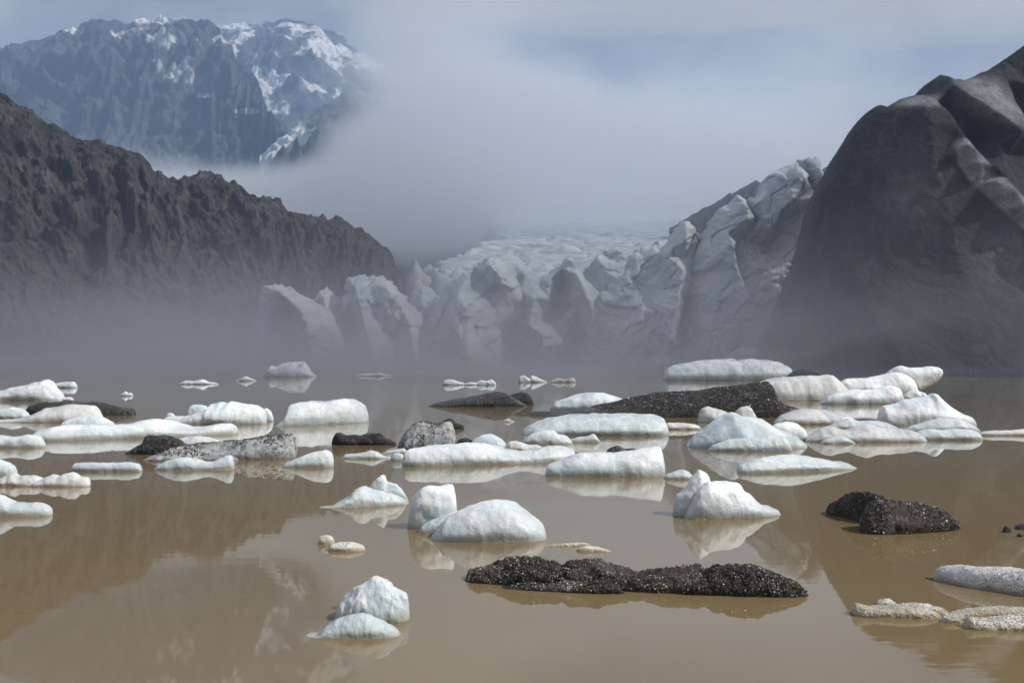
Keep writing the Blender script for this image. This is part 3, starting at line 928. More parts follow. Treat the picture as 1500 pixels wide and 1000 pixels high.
# ------------------------------------------------------------------ floating ice
def lobe(t, wl, dep=0.45, c=0.25, n=2.6, m=2.0, b=None, sub=0.35, amp=0.05, seed=0, step=1.6, ring=44, under=0.16, rough=0.0, p=2.6, scal=0.075):
    """One rounded lump of floating ice. t: top profile (px, py) left to right; wl: row of the near waterline (or left, right);
    dep: depth front to back as a share of the length (metres if above 20 -> dep-20); c: crest leans back; n, m: boxiness of plan and section;
    b: profile of an underside that hangs clear of the water."""
    t = np.array(t, float)
    wa, wb = wl if isinstance(wl, tuple) else (wl, wl)
    xa, xb = t[0, 0], t[-1, 0]
    nu = max(14, int((xb - xa) / step))
    u = 0.5 - 0.5 * np.cos(np.linspace(0.0, math.pi, nu))
    u = 0.55 * u + 0.45 * np.linspace(0, 1, nu)
    px = xa + (xb - xa) * u
    py = np.interp(px, t[:, 0], t[:, 1])
    k = max(0.6, 2.2 / step * 0.7)
    py = 0.35 * py + 0.65 * blur(py, k)
    df = wdist(wa + (wb - wa) * u)
    length = (xb - xa) / F * df.mean()
    dm = dep - 20 if dep > 20 else dep * length
    p = min(p, 3.2)
    hd = 0.5 * dm * np.clip(1 - np.abs(2 * u - 1) ** p, 0, 1) ** (1 / p) + 0.004 * dm
    sd = np.minimum(px - xa, xb - px)
    er = min(7.0, 0.10 * (xb - xa))
    endr = np.sqrt(np.clip(1 - (1 - np.clip(sd / er, 0, 1)) ** 2, 0, 1))
    dc = df + dm * 0.5
    dcr = dc + c * hd
    zt = np.maximum(H - (py - HOR) / F * dcr, 0.004 * length)
    if b is None:
        zt = np.maximum(zt * endr, 0.004 * length)
    if b is not None:
        b = np.array(b, float)
        by = np.interp(px, b[:, 0], b[:, 1])
        zb = H - (by - HOR) / F * dc
        zb = np.minimum(zb, zt * 0.8)
    else:
        zb = np.full(nu, -sub * max(0.25, 0.25 * zt.max()))
    th = np.linspace(0, 2 * math.pi, ring, endpoint=False)
    cs, sn = np.cos(th), np.sin(th)
    cv = np.sign(cs) * np.abs(cs) ** (2.0 / n)
    up = np.clip(sn, 0, 1) ** (2.0 / m)
    dn = np.clip(-sn, 0, 1) ** (2.0 / 2.4)
    z = zt[:, None] * up[None, :] + (zb[:, None] * dn[None, :] if b is None else 0)
    if b is not None:
        mid = 0.5 * (zt + zb)[:, None]
        z = mid + (zt[:, None] - mid) * up[None, :] + (zb[:, None] - mid) * dn[None, :]
    v = cv[None, :] * hd[:, None] + c * hd[:, None] * np.clip(z / zt[:, None], 0, 1) ** 1.3
    if under and b is None:
        hz = 0.16 * zt.max() + 0.02
        v = v * (1 - under * np.exp(-(z / hz) ** 2))
    x = (px - 750) / F * dc
    V = np.stack([np.broadcast_to(x[:, None], z.shape), dc[:, None] + v, z], -1)
    # lumpy melting: three scales of vector noise
    s = max(zt.max() * 1.3, 0.10 * length)
    q = V / s
    for f, a, o in ((1.1, 1.0, 2), (3.3, 0.42, 2), (9.0, 0.16 + rough, 2)):
        g = q * f + seed * 3.7
        e = np.stack([0.5 * fbm(g[..., 0], g[..., 1], g[..., 2], o, seed), fbm(g[..., 0] + 31, g[..., 1], g[..., 2], o, seed + 1),
                      0.75 * fbm(g[..., 0], g[..., 1] + 17, g[..., 2], o, seed + 2)], -1)
        V = V + amp * s * a * e * np.array([1, 1.4, 1]) * np.clip(0.25 + z / (0.3 * zt.max()), 0.15, 1)[..., None]
    # scalloped melt hollows with sharp ridges between them
    if scal:
        nr = np.stack([0 * z, np.broadcast_to(cs[None, :], z.shape), np.broadcast_to(sn[None, :], z.shape)], -1)
        for f, k in ((1.25, 1.0), (3.1, 0.42)):
            g = V / s * f + seed
            w1 = 0.35 * fbm(g[..., 0], g[..., 1], g[..., 2], 2, seed + 5)
            f1, f2, ci = cells(g[..., 0] + w1, g[..., 1] + w1, g[..., 2] * 1.2, seed + 4)
            V = V + (scal * s * k * (np.minimum(f1, 1.0) ** 2 - 0.35) * np.clip(0.1 + z / (0.35 * zt.max()), 0.0, 1))[..., None] * nr
    Fq = grid_faces(nu, ring, True)
    c0, c1 = V[0].mean(0), V[-1].mean(0)
    nV = nu * ring
    cap0 = np.stack([np.full(ring, nV), np.arange(ring), (np.arange(ring) + 1) % ring], 1)
    cap1 = np.stack([np.full(ring, nV + 1), (nu - 1) * ring + (np.arange(ring) + 1) % ring, (nu - 1) * ring + np.arange(ring)], 1)
    V = np.concatenate([V.reshape(-1, 3), c0[None], c1[None]])
    return V, Fq, np.concatenate([cap0, cap1])


def grains(o, name, n, size, mat, seed, zmin=0.02, side=None, clump=0.0, spread=0.5):
    """grit or ice crystals frozen into the surface of o: one part, too many to pick apart"""
    rg = np.random.default_rng(seed)
    me = o.data
    nv = len(me.vertices)
    co_ = np.empty(nv * 3)
    me.vertices.foreach_get('co', co_)
    co_ = co_.reshape(-1, 3)
    me.calc_loop_triangles()
    tr = np.empty(len(me.loop_triangles) * 3, np.int32)
    me.loop_triangles.foreach_get('vertices', tr)
    tr = tr.reshape(-1, 3)
    a, b, c = co_[tr[:, 0]], co_[tr[:, 1]], co_[tr[:, 2]]
    nrm = np.cross(b - a, c - a)
    ar = np.linalg.norm(nrm, axis=1)
    ctr = (a + b + c) / 3
    ok = (ctr[:, 2] > zmin)
    wt = ar * ok
    if clump:
        wc = fbm(ctr[:, 0] * clump, ctr[:, 1] * clump, ctr[:, 2] * clump, 3, seed)
        wt = wt * np.clip(wc * 2.2 + 0.45, 0.02, 1)
    if side is not None:
        wt = wt * side(ctr)
    k = rg.choice(len(tr), n, p=wt / wt.sum())
    r1, r2 = np.sqrt(rg.random(n)), rg.random(n)
    pt = a[k] * (1 - r1)[:, None] + b[k] * (r1 * (1 - r2))[:, None] + c[k] * (r1 * r2)[:, None]
    base = np.array([[1, 0, 0], [-1, 0, 0], [0, 1, 0], [0, -1, 0], [0, 0, 1], [0, 0, -1]], float)
    fc = np.array([[0, 2, 4], [2, 1, 4], [1, 3, 4], [3, 0, 4], [2, 0, 5], [1, 2, 5], [3, 1, 5], [0, 3, 5]])
    sz = size * np.minimum(np.exp(rg.normal(0, spread, n)), 2.0)
    q, _ = np.linalg.qr(rg.normal(size=(n, 3, 3)))
    sh = base[None] * rg.uniform(0.55, 1.25, (n, 6, 1)) * sz[:, None, None]
    V = np.einsum('nij,nkj->nki', q, sh) + pt[:, None, :]
    Fc = fc[None] + (np.arange(n) * 6)[:, None, None]
    g = mesh_obj(name, V.reshape(-1, 3), Fc.reshape(-1, 3), mat, o, sm=False)
    g['kind'] = 'stuff'
    return g


_seed = [100]


def floe(name, label, cat, mat, lobes, group=None, **kw):
    Vs, Fs, Ts, off = [], [], [], 0
    for L in lobes:
        L = dict(L)
        _seed[0] += 3
        k = dict(kw)
        k.update(L)
        k.setdefault('seed', _seed[0])
        V, q, tcap = lobe(**k)
        Vs.append(V)
        Fs.append(q + off)
        Ts.append(tcap + off)
        off += len(V)
    V = np.concatenate(Vs)
    og = np.array([V[:, 0].mean(), V[:, 1].mean(), 0.0])
    o = mesh_obj(name, V - og, [np.concatenate(Fs), np.concatenate(Ts)], mat)
    o.location = og
    return tag(o, label, cat, group)


def L(t, wl, **k):
    return dict(t=t, wl=wl, **k)


FL = 'floating ice of the lagoon'

# --- foreground
o = floe('ice_floe', 'long low black gravel-crusted ice floe in the foreground', 'ice floe', M_BLACK, [
    L([(680, 856), (681, 843), (687, 830), (700, 827), (725, 828), (740, 824), (755, 818), (775, 815), (795, 818), (812, 822), (827, 831), (840, 821),
       (858, 818), (880, 822), (900, 829), (920, 833), (935, 838), (960, 832), (985, 829), (1010, 830), (1035, 835), (1045, 830), (1075, 827), (1100, 828),
       (1120, 834), (1145, 842), (1165, 850), (1178, 861), (1183, 873)], (857, 880), dep=0.17, c=0.35, n=2.4, m=2.3, p=5, amp=0.075, rough=0.35, step=1.0, ring=72, scal=0.22),
    L([(735, 868), (745, 858), (775, 853), (800, 856), (830, 850), (870, 853), (890, 850), (905, 858), (915, 870)], (864, 872), dep=0.2, amp=0.06, rough=0.3, ring=48, step=1.0)], FL)
grains(o, 'gravel', 7000, 0.0140, M_GRIT, 1, clump=1.1)
grains(o, 'ice_crystals', 2400, 0.0065, M_CRYS, 2, clump=2.6, side=lambda c: np.clip(1.4 - c[:, 2] * 2.5, 0.25, 1.4))

o = floe('iceberg', 'knobbly white ice lump with a silty brown tongue, alone in the left foreground', 'iceberg', M_ICE, [
    L([(490, 897), (500, 884), (512, 874), (524, 862), (533, 855), (541, 851), (547, 845), (554, 844), (561, 846), (568, 851), (576, 860), (584, 866),
       (596, 868), (603, 873), (605, 884), (601, 900)], 914, dep=0.62, c=0.15, m=1.9, amp=0.085, rough=0.14, step=0.9, ring=64),
    L([(489, 892), (497, 880), (508, 869), (520, 858), (530, 853), (540, 851), (546, 856)], 893, dep=0.3, amp=0.08, rough=0.12, step=0.9),
    L([(450, 934), (468, 925), (480, 914), (492, 906), (510, 900), (526, 897), (540, 899), (555, 906), (570, 914), (586, 924)], 937, dep=0.42, m=1.8, amp=0.06, rough=0.16,
      step=0.9, ring=56)], FL)

o = floe('iceberg', 'smooth whale-backed white iceberg joined to an upright white block behind it', 'iceberg', M_ICE, [
    L([(597, 752), (598, 738), (603, 728), (611, 719), (620, 711), (632, 709), (645, 711), (658, 709), (669, 711), (674, 716), (675, 728), (673, 745), (670, 765)], 776,
      dep=0.75, c=0.1, n=3, m=2.8, amp=0.05, rough=0.06, step=1.0, ring=60),
    L([(612, 778), (618, 768), (632, 759), (650, 754), (666, 748), (690, 745)], 783, dep=0.5, amp=0.05, step=1.0),
    L([(630, 784), (640, 770), (655, 756), (672, 746), (692, 738), (710, 733), (725, 731), (742, 733), (758, 738), (773, 746), (786, 756), (797, 768), (801, 778)], 796,
      dep=0.60, c=0.25, n=2.3, m=1.9, amp=0.025, rough=0.04, step=1.0, ring=72)], FL)

floe('slush_strip', 'thin strip of tan slush trailing from the whale-backed iceberg', 'slush', M_SLUSH, [
    L([(790, 800), (805, 797), (830, 795), (858, 794), (868, 799)], 800, dep=0.12, amp=0.05, rough=0.3, step=1.0),
    L([(845, 802), (858, 799), (875, 800), (888, 804), (896, 807)], 808, dep=0.3, amp=0.05, rough=0.3, step=1.0)], FL)

o = floe('iceberg', 'white iceberg with a blunt upright horn and a sloping right toe, beside a black mound', 'iceberg', M_ICE, [
    L([(985, 745), (986, 733), (991, 724), (1001, 716), (1008, 709), (1013, 700), (1019, 693), (1025, 688), (1030, 688), (1037, 692), (1042, 698), (1045, 712), (1046, 730)], 757,
      dep=0.7, c=0.2, m=2.2, amp=0.05, rough=0.08, step=0.9, ring=60),
    L([(1002, 756), (1012, 738), (1024, 716), (1036, 704), (1050, 702), (1068, 703), (1082, 707), (1089, 713), (1090, 720), (1099, 723), (1108, 731), (1117, 739), (1130, 741),
       (1140, 745), (1143, 752)], (763, 757), dep=0.45, c=0.3, m=2.0, amp=0.045, rough=0.10, step=0.9, ring=64)], FL)

o = floe('ice_floe', 'black mound-backed gravelly ice floe with a hump at its left end', 'ice floe', M_BLACK, [
    L([(1213, 744), (1222, 738), (1234, 733), (1245, 725), (1256, 720), (1268, 720), (1280, 723), (1296, 729), (1306, 740)], (757, 775), dep=0.75, c=0.2, m=1.9, amp=0.04, rough=0.2,
      step=1.0, ring=60),
    L([(1262, 765), (1275, 745), (1290, 731), (1305, 731), (1325, 735), (1348, 738), (1362, 737), (1374, 741), (1384, 748), (1396, 755), (1404, 764)], (786, 778), dep=0.52, c=0.35,
      m=2.0, amp=0.05, rough=0.25, step=1.0, ring=64)], FL)
grains(o, 'gravel', 6000, 0.014, M_GRIT, 6, clump=0.9)
grains(o, 'ice_crystals', 700, 0.008, M_CRYS, 7, clump=1.6)

o = floe('ice_floe', 'rounded grey speckled ice floe cut off by the right edge', 'ice floe', M_PALE, [
    L([(1370, 848), (1371, 839), (1377, 833), (1386, 830), (1398, 829), (1412, 827), (1430, 829), (1455, 830), (1480, 832), (1505, 834), (1530, 842), (1550, 860)], (855, 884),
      dep=0.35, c=0.25, n=2.5, m=2.4, p=4, amp=0.035, rough=0.15, step=1.0, ring=64)], FL)
grains(o, 'gravel', 500, 0.006, M_GRIT, 8, clump=1.5)
grains(o, 'ice_crystals', 1800, 0.006, M_CRYS, 9)

o = floe('ice_floe', 'low clear glittering ice slab with an upturned left tip, lower right', 'ice floe', M_SLUSH, [
    L([(1249, 886), (1252, 882), (1262, 884), (1276, 888), (1295, 887), (1315, 886), (1340, 886), (1358, 889), (1372, 896), (1378, 903)], (905, 908), dep=0.32, m=2.3, amp=0.06,
      rough=0.35, step=0.9, ring=48),
    L([(1283, 888), (1288, 880), (1297, 876), (1306, 877), (1313, 884), (1316, 890)], 888, dep=0.6, amp=0.06, rough=0.2, step=0.9),
    L([(1310, 888), (1325, 883), (1345, 882), (1365, 886), (1384, 891), (1390, 897)], 899, dep=0.3, amp=0.07, rough=0.35, step=0.9)], FL)
grains(o, 'ice_crystals', 1500, 0.0065, M_CRYS, 10)
o = floe('ice_floe', 'jumble of clear wet ice lumps at the lower right edge', 'ice floe', M_SLUSH, [
    L([(1378, 908), (1384, 901), (1398, 898), (1410, 899), (1416, 906)], 913, dep=0.6, amp=0.07, rough=0.35, step=0.9),
    L([(1392, 897), (1415, 892), (1440, 890), (1470, 888), (1500, 890), (1530, 896)], 902, dep=0.25, amp=0.06, rough=0.35, step=0.9),
    L([(1412, 912), (1420, 904), (1432, 904), (1450, 907), (1470, 903), (1485, 901), (1505, 899), (1530, 904), (1545, 914)], 925, dep=0.35, m=2.2, amp=0.06, rough=0.35, step=0.9, ring=52)], FL)
grains(o, 'ice_crystals', 2000, 0.007, M_CRYS, 11)

for i, (t, wl, lab) in enumerate((([(1469, 778), (1471, 772), (1475, 769), (1479, 772), (1481, 778)], 780, 'small round dark stone in the water near the right edge'),
                                  ([(1488, 772), (1493, 768), (1500, 766), (1508, 770), (1512, 774)], 776, 'flat dark stone at the right edge, above the smallest pebble'),
                                  ([(1490, 783), (1493, 780), (1497, 781), (1499, 784)], 786, 'tiny dark pebble poking out of the water at the right edge'))):
    floe('stone', lab, 'stone', M_STONE, [L(t, wl, dep=0.8, amp=0.06, step=0.7, ring=28, under=0)], 'stones by the right edge')

floe('ice_floe', 'small round crumb of tan ice, left of a flat crumb', 'ice floe', M_SLUSH, [L([(466, 792), (468, 785), (475, 783), (484, 784), (489, 789), (490, 795)], 798, dep=0.6, m=2.5, step=0.8, amp=0.06, rough=0.2)], FL)
floe('ice_floe', 'small flat crumb of tan ice, right of a round crumb', 'ice floe', M_SLUSH, [L([(480, 804), (484, 797), (494, 794), (510, 793), (524, 796), (532, 799), (535, 803)], 808, dep=0.5, m=2.5, step=0.8, amp=0.05, rough=0.2)], FL)

floe('iceberg', 'small winged white iceberg with a pointed spire, left of the whale-backed one', 'iceberg', M_ICE, [
    L([(468, 745), (484, 741), (500, 733), (512, 726), (520, 716), (527, 711), (534, 710), (542, 716), (556, 719), (575, 722), (592, 730), (599, 736)], (746, 740), dep=0.35, c=0.2, m=1.9,
      amp=0.06, rough=0.1, step=0.9, ring=52),
    L([(536, 728), (543, 712), (550, 704), (556, 697), (561, 694), (564, 697), (565, 706), (572, 707), (580, 708), (588, 715), (594, 724), (599, 733)], 735, dep=0.28, amp=0.05, rough=0.08, step=0.9)], FL)

# --- middle of the lagoon
floe('ice_floe', 'white floe with a thick square right end carrying a dark lump', 'ice floe', M_ICE, [
    L([(798, 690), (800, 681), (808, 677), (822, 674), (838, 667), (850, 663), (870, 662), (900, 663), (925, 660), (945, 657), (960, 654), (970, 653), (973, 658), (972, 670), (974, 684)], 699,
      dep=0.42, c=0.35, n=2.8, m=2.6, p=4, amp=0.03, step=1.2, ring=60)], FL)
floe('dirt_lump', 'black lump of dirt lying on top of a square-ended white floe', 'dirt', M_DARK, [
    L([(886, 663), (892, 656), (899, 653), (907, 653), (913, 656), (921, 656), (930, 657), (936, 662)], 667, dep=0.4, amp=0.06, rough=0.1, step=0.9)], FL)
floe('ice_floe', 'long white floe dipping in the middle, blunt at its left end', 'ice floe', M_ICE, [
    L([(589, 672), (591, 661), (600, 656), (620, 653), (645, 651), (668, 649), (690, 648), (710, 649), (727, 652), (742, 657), (760, 660), (778, 659), (792, 655), (803, 652), (815, 652), (830, 655),
       (842, 659), (845, 666)], (685, 677), dep=0.28, c=0.3, n=2.8, m=2.5, p=4.5, amp=0.03, step=1.2, ring=60)], FL)
floe('ice_floe', 'low white floe with a raised centre ridge and a thin right tail', 'ice floe', M_ICE, [
    L([(1080, 689), (1082, 681), (1092, 678), (1108, 673), (1125, 669), (1150, 666), (1175, 666), (1188, 668), (1200, 671), (1222, 675), (1238, 677), (1247, 680), (1254, 684)], (695, 688), dep=0.36,
      c=0.3, n=2.5, m=2.3, p=3, amp=0.03, step=1.1, ring=56)], FL)
floe('ice_floe', 'small white ice cake between two larger bergs, tan at its waterline', 'ice floe', M_ICE, [L([(972, 699), (978, 694), (988, 690), (1000, 688), (1008, 690), (1014, 695), (1016, 699)], 702, dep=0.5, step=1.0)], FL)
floe('iceberg', 'large blue-white peaked berg with a pale lip along its foot', 'iceberg', M_BLUE, [
    L([(1006, 653), (1012, 643), (1022, 634), (1036, 624), (1052, 614), (1064, 607), (1074, 602), (1082, 605), (1092, 611), (1105, 613), (1118, 615), (1132, 622), (1146, 630), (1160, 633), (1170, 640),
       (1181, 650)], 658, dep=0.55, c=0.3, n=2.2, m=1.8, amp=0.035, step=1.1, ring=64),
    L([(1036, 656), (1050, 649), (1070, 643), (1090, 640), (1110, 642), (1130, 641), (1148, 641), (1156, 647), (1160, 654)], 661, dep=0.25, amp=0.05, step=1.1, ring=40)], FL)
floe('iceberg', 'rounded pale ice knob just behind the left shoulder of the blue-white peaked berg', 'iceberg', M_PALE, [
    L([(1022, 610), (1025, 602), (1032, 597), (1039, 595), (1050, 598), (1062, 602), (1076, 606), (1084, 612)], 619, dep=0.5, step=1.0, amp=0.05)], FL)
floe('iceberg', 'hooked grey ice knob just behind the summit of the blue-white peaked berg', 'iceberg', M_PALE, [
    L([(1074, 608), (1080, 599), (1087, 595), (1095, 594), (1101, 596), (1103, 601), (1107, 609), (1114, 616)], 620, dep=0.6, step=1.0, amp=0.05)], FL)
floe('ice_floe', 'thin flat sliver of ice between a broad white slab and the peaked berg', 'ice floe', M_PALE, [L([(972, 622), (978, 619), (995, 619), (1012, 620), (1024, 623), (1028, 627)], 629, dep=0.3, step=1.0)], FL)
floe('ice_floe', 'broad pale slab with a smooth domed top, mid-lagoon in front of the black ridge floe', 'ice floe', M_BLUE, [
    L([(763, 632), (775, 624), (790, 617), (808, 611), (830, 608), (860, 606), (890, 605), (920, 605), (945, 606), (962, 608), (973, 612), (978, 620), (979, 630)], 639, dep=0.5, c=0.4, n=2.8, m=2.2,
      p=3.5, amp=0.03, step=1.2, ring=60)], FL)
floe('ice_floe', 'lumpy small white floe nestled against the front of the broad domed slab', 'ice floe', M_ICE, [
    L([(762, 646), (772, 639), (780, 634), (790, 631), (802, 629), (812, 629), (818, 635), (830, 638), (839, 645)], 651, dep=0.35, amp=0.06, step=1.0)], FL)
floe('ice_floe', 'small pale scrap of ice at the foot of the broad domed slab', 'ice floe', M_ICE, [
    L([(832, 644), (846, 640), (862, 638), (870, 634), (876, 642), (880, 647)], 648, dep=0.25, amp=0.06, step=1.0)], FL)
floe('ice_floe', 'small domed white floe behind the long dipping floe', 'ice floe', M_ICE, [
    L([(688, 650), (696, 641), (706, 637), (716, 635), (726, 637), (735, 642), (743, 649)], 658, dep=0.6, amp=0.04, step=1.0)], FL)
floe('ice_floe', 'low knobby scrap of ice right of the small domed floe', 'ice floe', M_PALE, [
    L([(738, 652), (746, 646), (756, 645), (766, 648), (774, 651), (786, 651), (797, 656)], 661, dep=0.35, amp=0.06, step=1.0)], FL)

o = floe('ice_boulder', 'grey speckled ice boulder with a horizontal crease, by the long dipping floe', 'ice boulder', M_GREY, [
    L([(582, 656), (586, 644), (593, 632), (602, 624), (612, 618), (620, 617), (630, 620), (642, 622), (650, 619), (658, 618), (667, 624), (673, 631), (674, 638), (668, 646)], 656, dep=0.6, c=0.2, m=2.3,
      amp=0.05, rough=0.15, step=0.9, ring=56),
    L([(586, 656), (594, 645), (606, 638), (622, 637), (640, 635), (655, 634), (662, 640), (666, 650)], 661, dep=0.4, amp=0.06, rough=0.15, step=0.9)], FL)
grains(o, 'gravel', 1500, 0.022, M_GRIT, 12, clump=0.8)
floe('ice_boulder', 'small black ice fragment peeping out behind the grey speckled boulder', 'ice boulder', M_DARK, [
    L([(644, 624), (648, 617), (655, 613), (662, 613), (668, 618), (674, 621), (680, 622)], 628, dep=0.5, amp=0.08, rough=0.1, step=0.9)], FL)
floe('ice_boulder', 'flat dark ice scrap right of the grey speckled boulder', 'ice boulder', M_DARK, [L([(668, 648), (674, 642), (684, 641), (692, 644), (695, 649)], 651, dep=0.5, amp=0.07, step=0.9)], FL)
o = floe('ice_boulder', 'black oblong ice block with a pointed right tip, left of the speckled boulder', 'ice boulder', M_DARK, [
    L([(486, 650), (486, 640), (490, 636), (498, 634), (506, 637), (518, 636), (528, 638), (538, 634), (550, 634), (558, 635), (564, 642), (572, 645), (581, 647)], 652, dep=0.3, c=0.15, n=3, m=2.8, p=5,
      amp=0.06, rough=0.15, step=0.9, ring=52)], FL)
floe('ice_floe', 'small white ice wedge floating in front of the black oblong block', 'ice floe', M_ICE, [
    L([(499, 670), (506, 665), (520, 664), (534, 662), (544, 659), (552, 661), (562, 667), (576, 669)], 672, dep=0.3, amp=0.05, step=0.9)], FL)
floe('ice_floe', 'tiny white ice cube touching the blunt end of the long dipping floe', 'ice floe', M_ICE, [L([(572, 670), (575, 664), (582, 663), (590, 665), (593, 671)], 675, dep=0.6, m=3, step=0.9)], FL)
floe('ice_floe', 'thin flat ice sheet below the grey speckled boulder', 'ice floe', M_PALE, [L([(556, 664), (566, 661), (578, 658), (590, 656), (596, 658)], 664, dep=0.3, step=0.9)], FL)

# --- left group
floe('iceberg', 'blocky blue-white berg with a flat top and overhanging right end', 'iceberg', M_BLUE, [
    L([(404, 624), (412, 618), (419, 610), (422, 600), (425, 591), (435, 588), (455, 586), (480, 586), (505, 584), (518, 585), (528, 590), (536, 596), (541, 604), (540, 612)], (625, 619), dep=0.45, c=0.25,
      n=2.9, m=2.8, p=4, amp=0.03, step=1.1, ring=60)], FL)
floe('ice_floe', 'small smooth white floe like a pebble, right of the long grey speckled floe', 'ice floe', M_ICE, [
    L([(412, 681), (420, 676), (434, 671), (450, 665), (464, 660), (476, 658), (486, 661), (491, 667), (489, 675)], 685, dep=0.45, c=0.2, amp=0.03, step=1.0, ring=52)], FL)
floe('ice_floe', 'white bone-shaped floe dipping in the middle, in front of the long grey speckled floe', 'ice floe', M_ICE, [
    L([(226, 684), (234, 679), (246, 673), (258, 670), (270, 668), (284, 671), (298, 675), (310, 675), (322, 671), (332, 667), (340, 666), (345, 671), (343, 679)], 689, dep=0.3, c=0.2, amp=0.03, step=1.0,
      ring=52)], FL)
o = floe('ice_floe', 'long grey speckled floe tapering to a white left point', 'ice floe', M_GREY, [
    L([(212, 671), (232, 662), (250, 655), (270, 651), (295, 648), (320, 647), (345, 645), (370, 641), (392, 638), (412, 636), (426, 636), (434, 640), (437, 648), (434, 658)], (676, 673), dep=0.3, c=0.3,
      n=2.4, m=2.2, p=3, amp=0.035, rough=0.15, step=1.0, ring=60),
    L([(210, 673), (228, 668), (250, 664), (280, 661), (310, 662), (335, 666), (350, 672)], 676, dep=0.2, amp=0.05, step=1.0)], FL)
grains(o, 'gravel', 2200, 0.020, M_GRIT, 13, zmin=0.15, clump=0.6)
o = floe('ice_floe', 'ragged dark brown ice wedge at the left tip of the speckled floe', 'ice floe', M_DARK, [
    L([(182, 663), (194, 656), (206, 651), (212, 645), (208, 640), (216, 636), (232, 636), (246, 638), (258, 641), (268, 648), (280, 658)], 666, dep=0.35, amp=0.08, rough=0.2, step=0.9)], FL)
floe('ice_floe', 'dirty white ice strip lying behind the grey speckled floe', 'ice floe', M_PALE, [
    L([(244, 652), (256, 645), (270, 640), (288, 638), (304, 640), (318, 644), (328, 650)], 655, dep=0.35, amp=0.05, rough=0.12, step=0.9)], FL)
floe('ice_floe', 'very long low white floe with a raised slab near its left end', 'ice floe', M_ICE, [
    L([(44, 637), (56, 630), (72, 626), (88, 623), (110, 621), (140, 620), (165, 622), (180, 621), (198, 617), (215, 613), (232, 613), (248, 615), (262, 619), (278, 623), (294, 624), (310, 622), (324, 619),
       (336, 619), (346, 623), (348, 628)], (648, 637), dep=0.2, c=0.3, n=2.6, m=2.2, p=4, amp=0.025, step=1.2, ring=56),
    L([(86, 624), (92, 617), (104, 613), (120, 610), (136, 609), (150, 611), (160, 616), (170, 622)], 634, dep=0.35, m=2.4, amp=0.03, step=1.1)], FL)
floe('ice_floe', 'lumpy two-hump white floe behind the very long low floe', 'ice floe', M_ICE, [
    L([(236, 615), (244, 611), (256, 610), (270, 609), (284, 604), (296, 600), (303, 596), (308, 591), (316, 590), (322, 588), (330, 590), (338, 588), (350, 590), (364, 591), (376, 594), (385, 600), (390, 610)],
      622, dep=0.42, c=0.3, amp=0.055, step=1.0, ring=56),
    L([(274, 604), (277, 595), (284, 591), (294, 591), (302, 595), (306, 602)], 615, dep=0.5, amp=0.05, step=1.0),
    L([(242, 611), (245, 605), (252, 604), (258, 610)], 619, dep=0.6, step=0.9),
    L([(362, 615), (366, 604), (374, 599), (382, 603), (388, 614)], 620, dep=0.6, step=1.0),
    L([(381, 610), (384, 600), (390, 597), (396, 602), (401, 613)], 617, dep=0.7, step=1.0)], FL)
o = floe('ice_floe', 'flat dark grey floe with a blunt right nose, behind the left-hand white floes', 'ice floe', M_DARK, [
    L([(36, 602), (44, 592), (60, 589), (84, 588), (98, 586), (110, 588), (124, 590), (136, 588), (148, 590), (162, 594), (178, 596), (192, 598), (199, 602)], 608, dep=0.3, c=0.3, amp=0.05, rough=0.12, step=0.9)], FL)
floe('ice_floe', 'grey-streaked white hump floating left, in front of the flat dark floe', 'ice floe', M_PALE, [
    L([(-14, 616), (10, 614), (34, 610), (52, 604), (66, 598), (84, 595), (102, 592), (122, 592), (136, 594), (142, 600), (146, 608), (153, 612)], 619, dep=0.32, c=0.3, amp=0.035, step=1.0),
    L([(104, 611), (112, 606), (118, 604), (126, 608), (132, 613)], 618, dep=0.5, step=0.9)], FL)
floe('iceberg', 'pale blue wedge-shaped berg with a single peak at the left edge', 'iceberg', M_BLUE, [
    L([(-60, 582), (-20, 577), (0, 572), (20, 567), (40, 562), (56, 558), (65, 555), (72, 558), (79, 568), (86, 575), (94, 581)], 587, dep=0.4, c=0.2, m=1.8, amp=0.03, step=1.0, ring=56)], FL)
floe('ice_floe', 'thin grey ice shelf at the foot of the blue wedge-shaped berg', 'ice floe', M_PALE, [L([(80, 584), (90, 582), (102, 581), (108, 584)], 586, dep=0.4, step=0.9)], FL)
floe('ice_floe', 'small rounded white floe at the left edge below the blue wedge-shaped berg', 'ice floe', M_ICE, [L([(-20, 606), (0, 600), (14, 596), (26, 597), (36, 601), (44, 608)], 613, dep=0.4, step=0.9, amp=0.05)], FL)
floe('ice_floe', 'flat white floe at the left edge beside the tip of the very long floe', 'ice floe', M_ICE, [
    L([(-30, 640), (0, 637), (12, 639), (26, 639), (38, 636), (50, 637), (60, 641), (66, 646)], 656, dep=0.3, m=2.4, amp=0.04, step=1.0)], FL)
floe('ice_floe', 'straight bar-shaped white floe with undercut left end', 'ice floe', M_ICE, [
    L([(104, 682), (107, 678), (120, 677), (145, 677), (170, 677), (190, 676), (202, 679), (208, 684)], 691, dep=0.22, n=2.8, m=2.8, p=4, amp=0.03, step=1.0, under=0.25)], FL)
floe('ice_floe', 'pointed white block poking in at the left edge above the rubble floe', 'ice floe', M_ICE, [L([(-30, 676), (-10, 672), (2, 674), (12, 677), (20, 682), (24, 688)], 700, dep=0.6, m=2.4, step=0.9, amp=0.05)], FL)
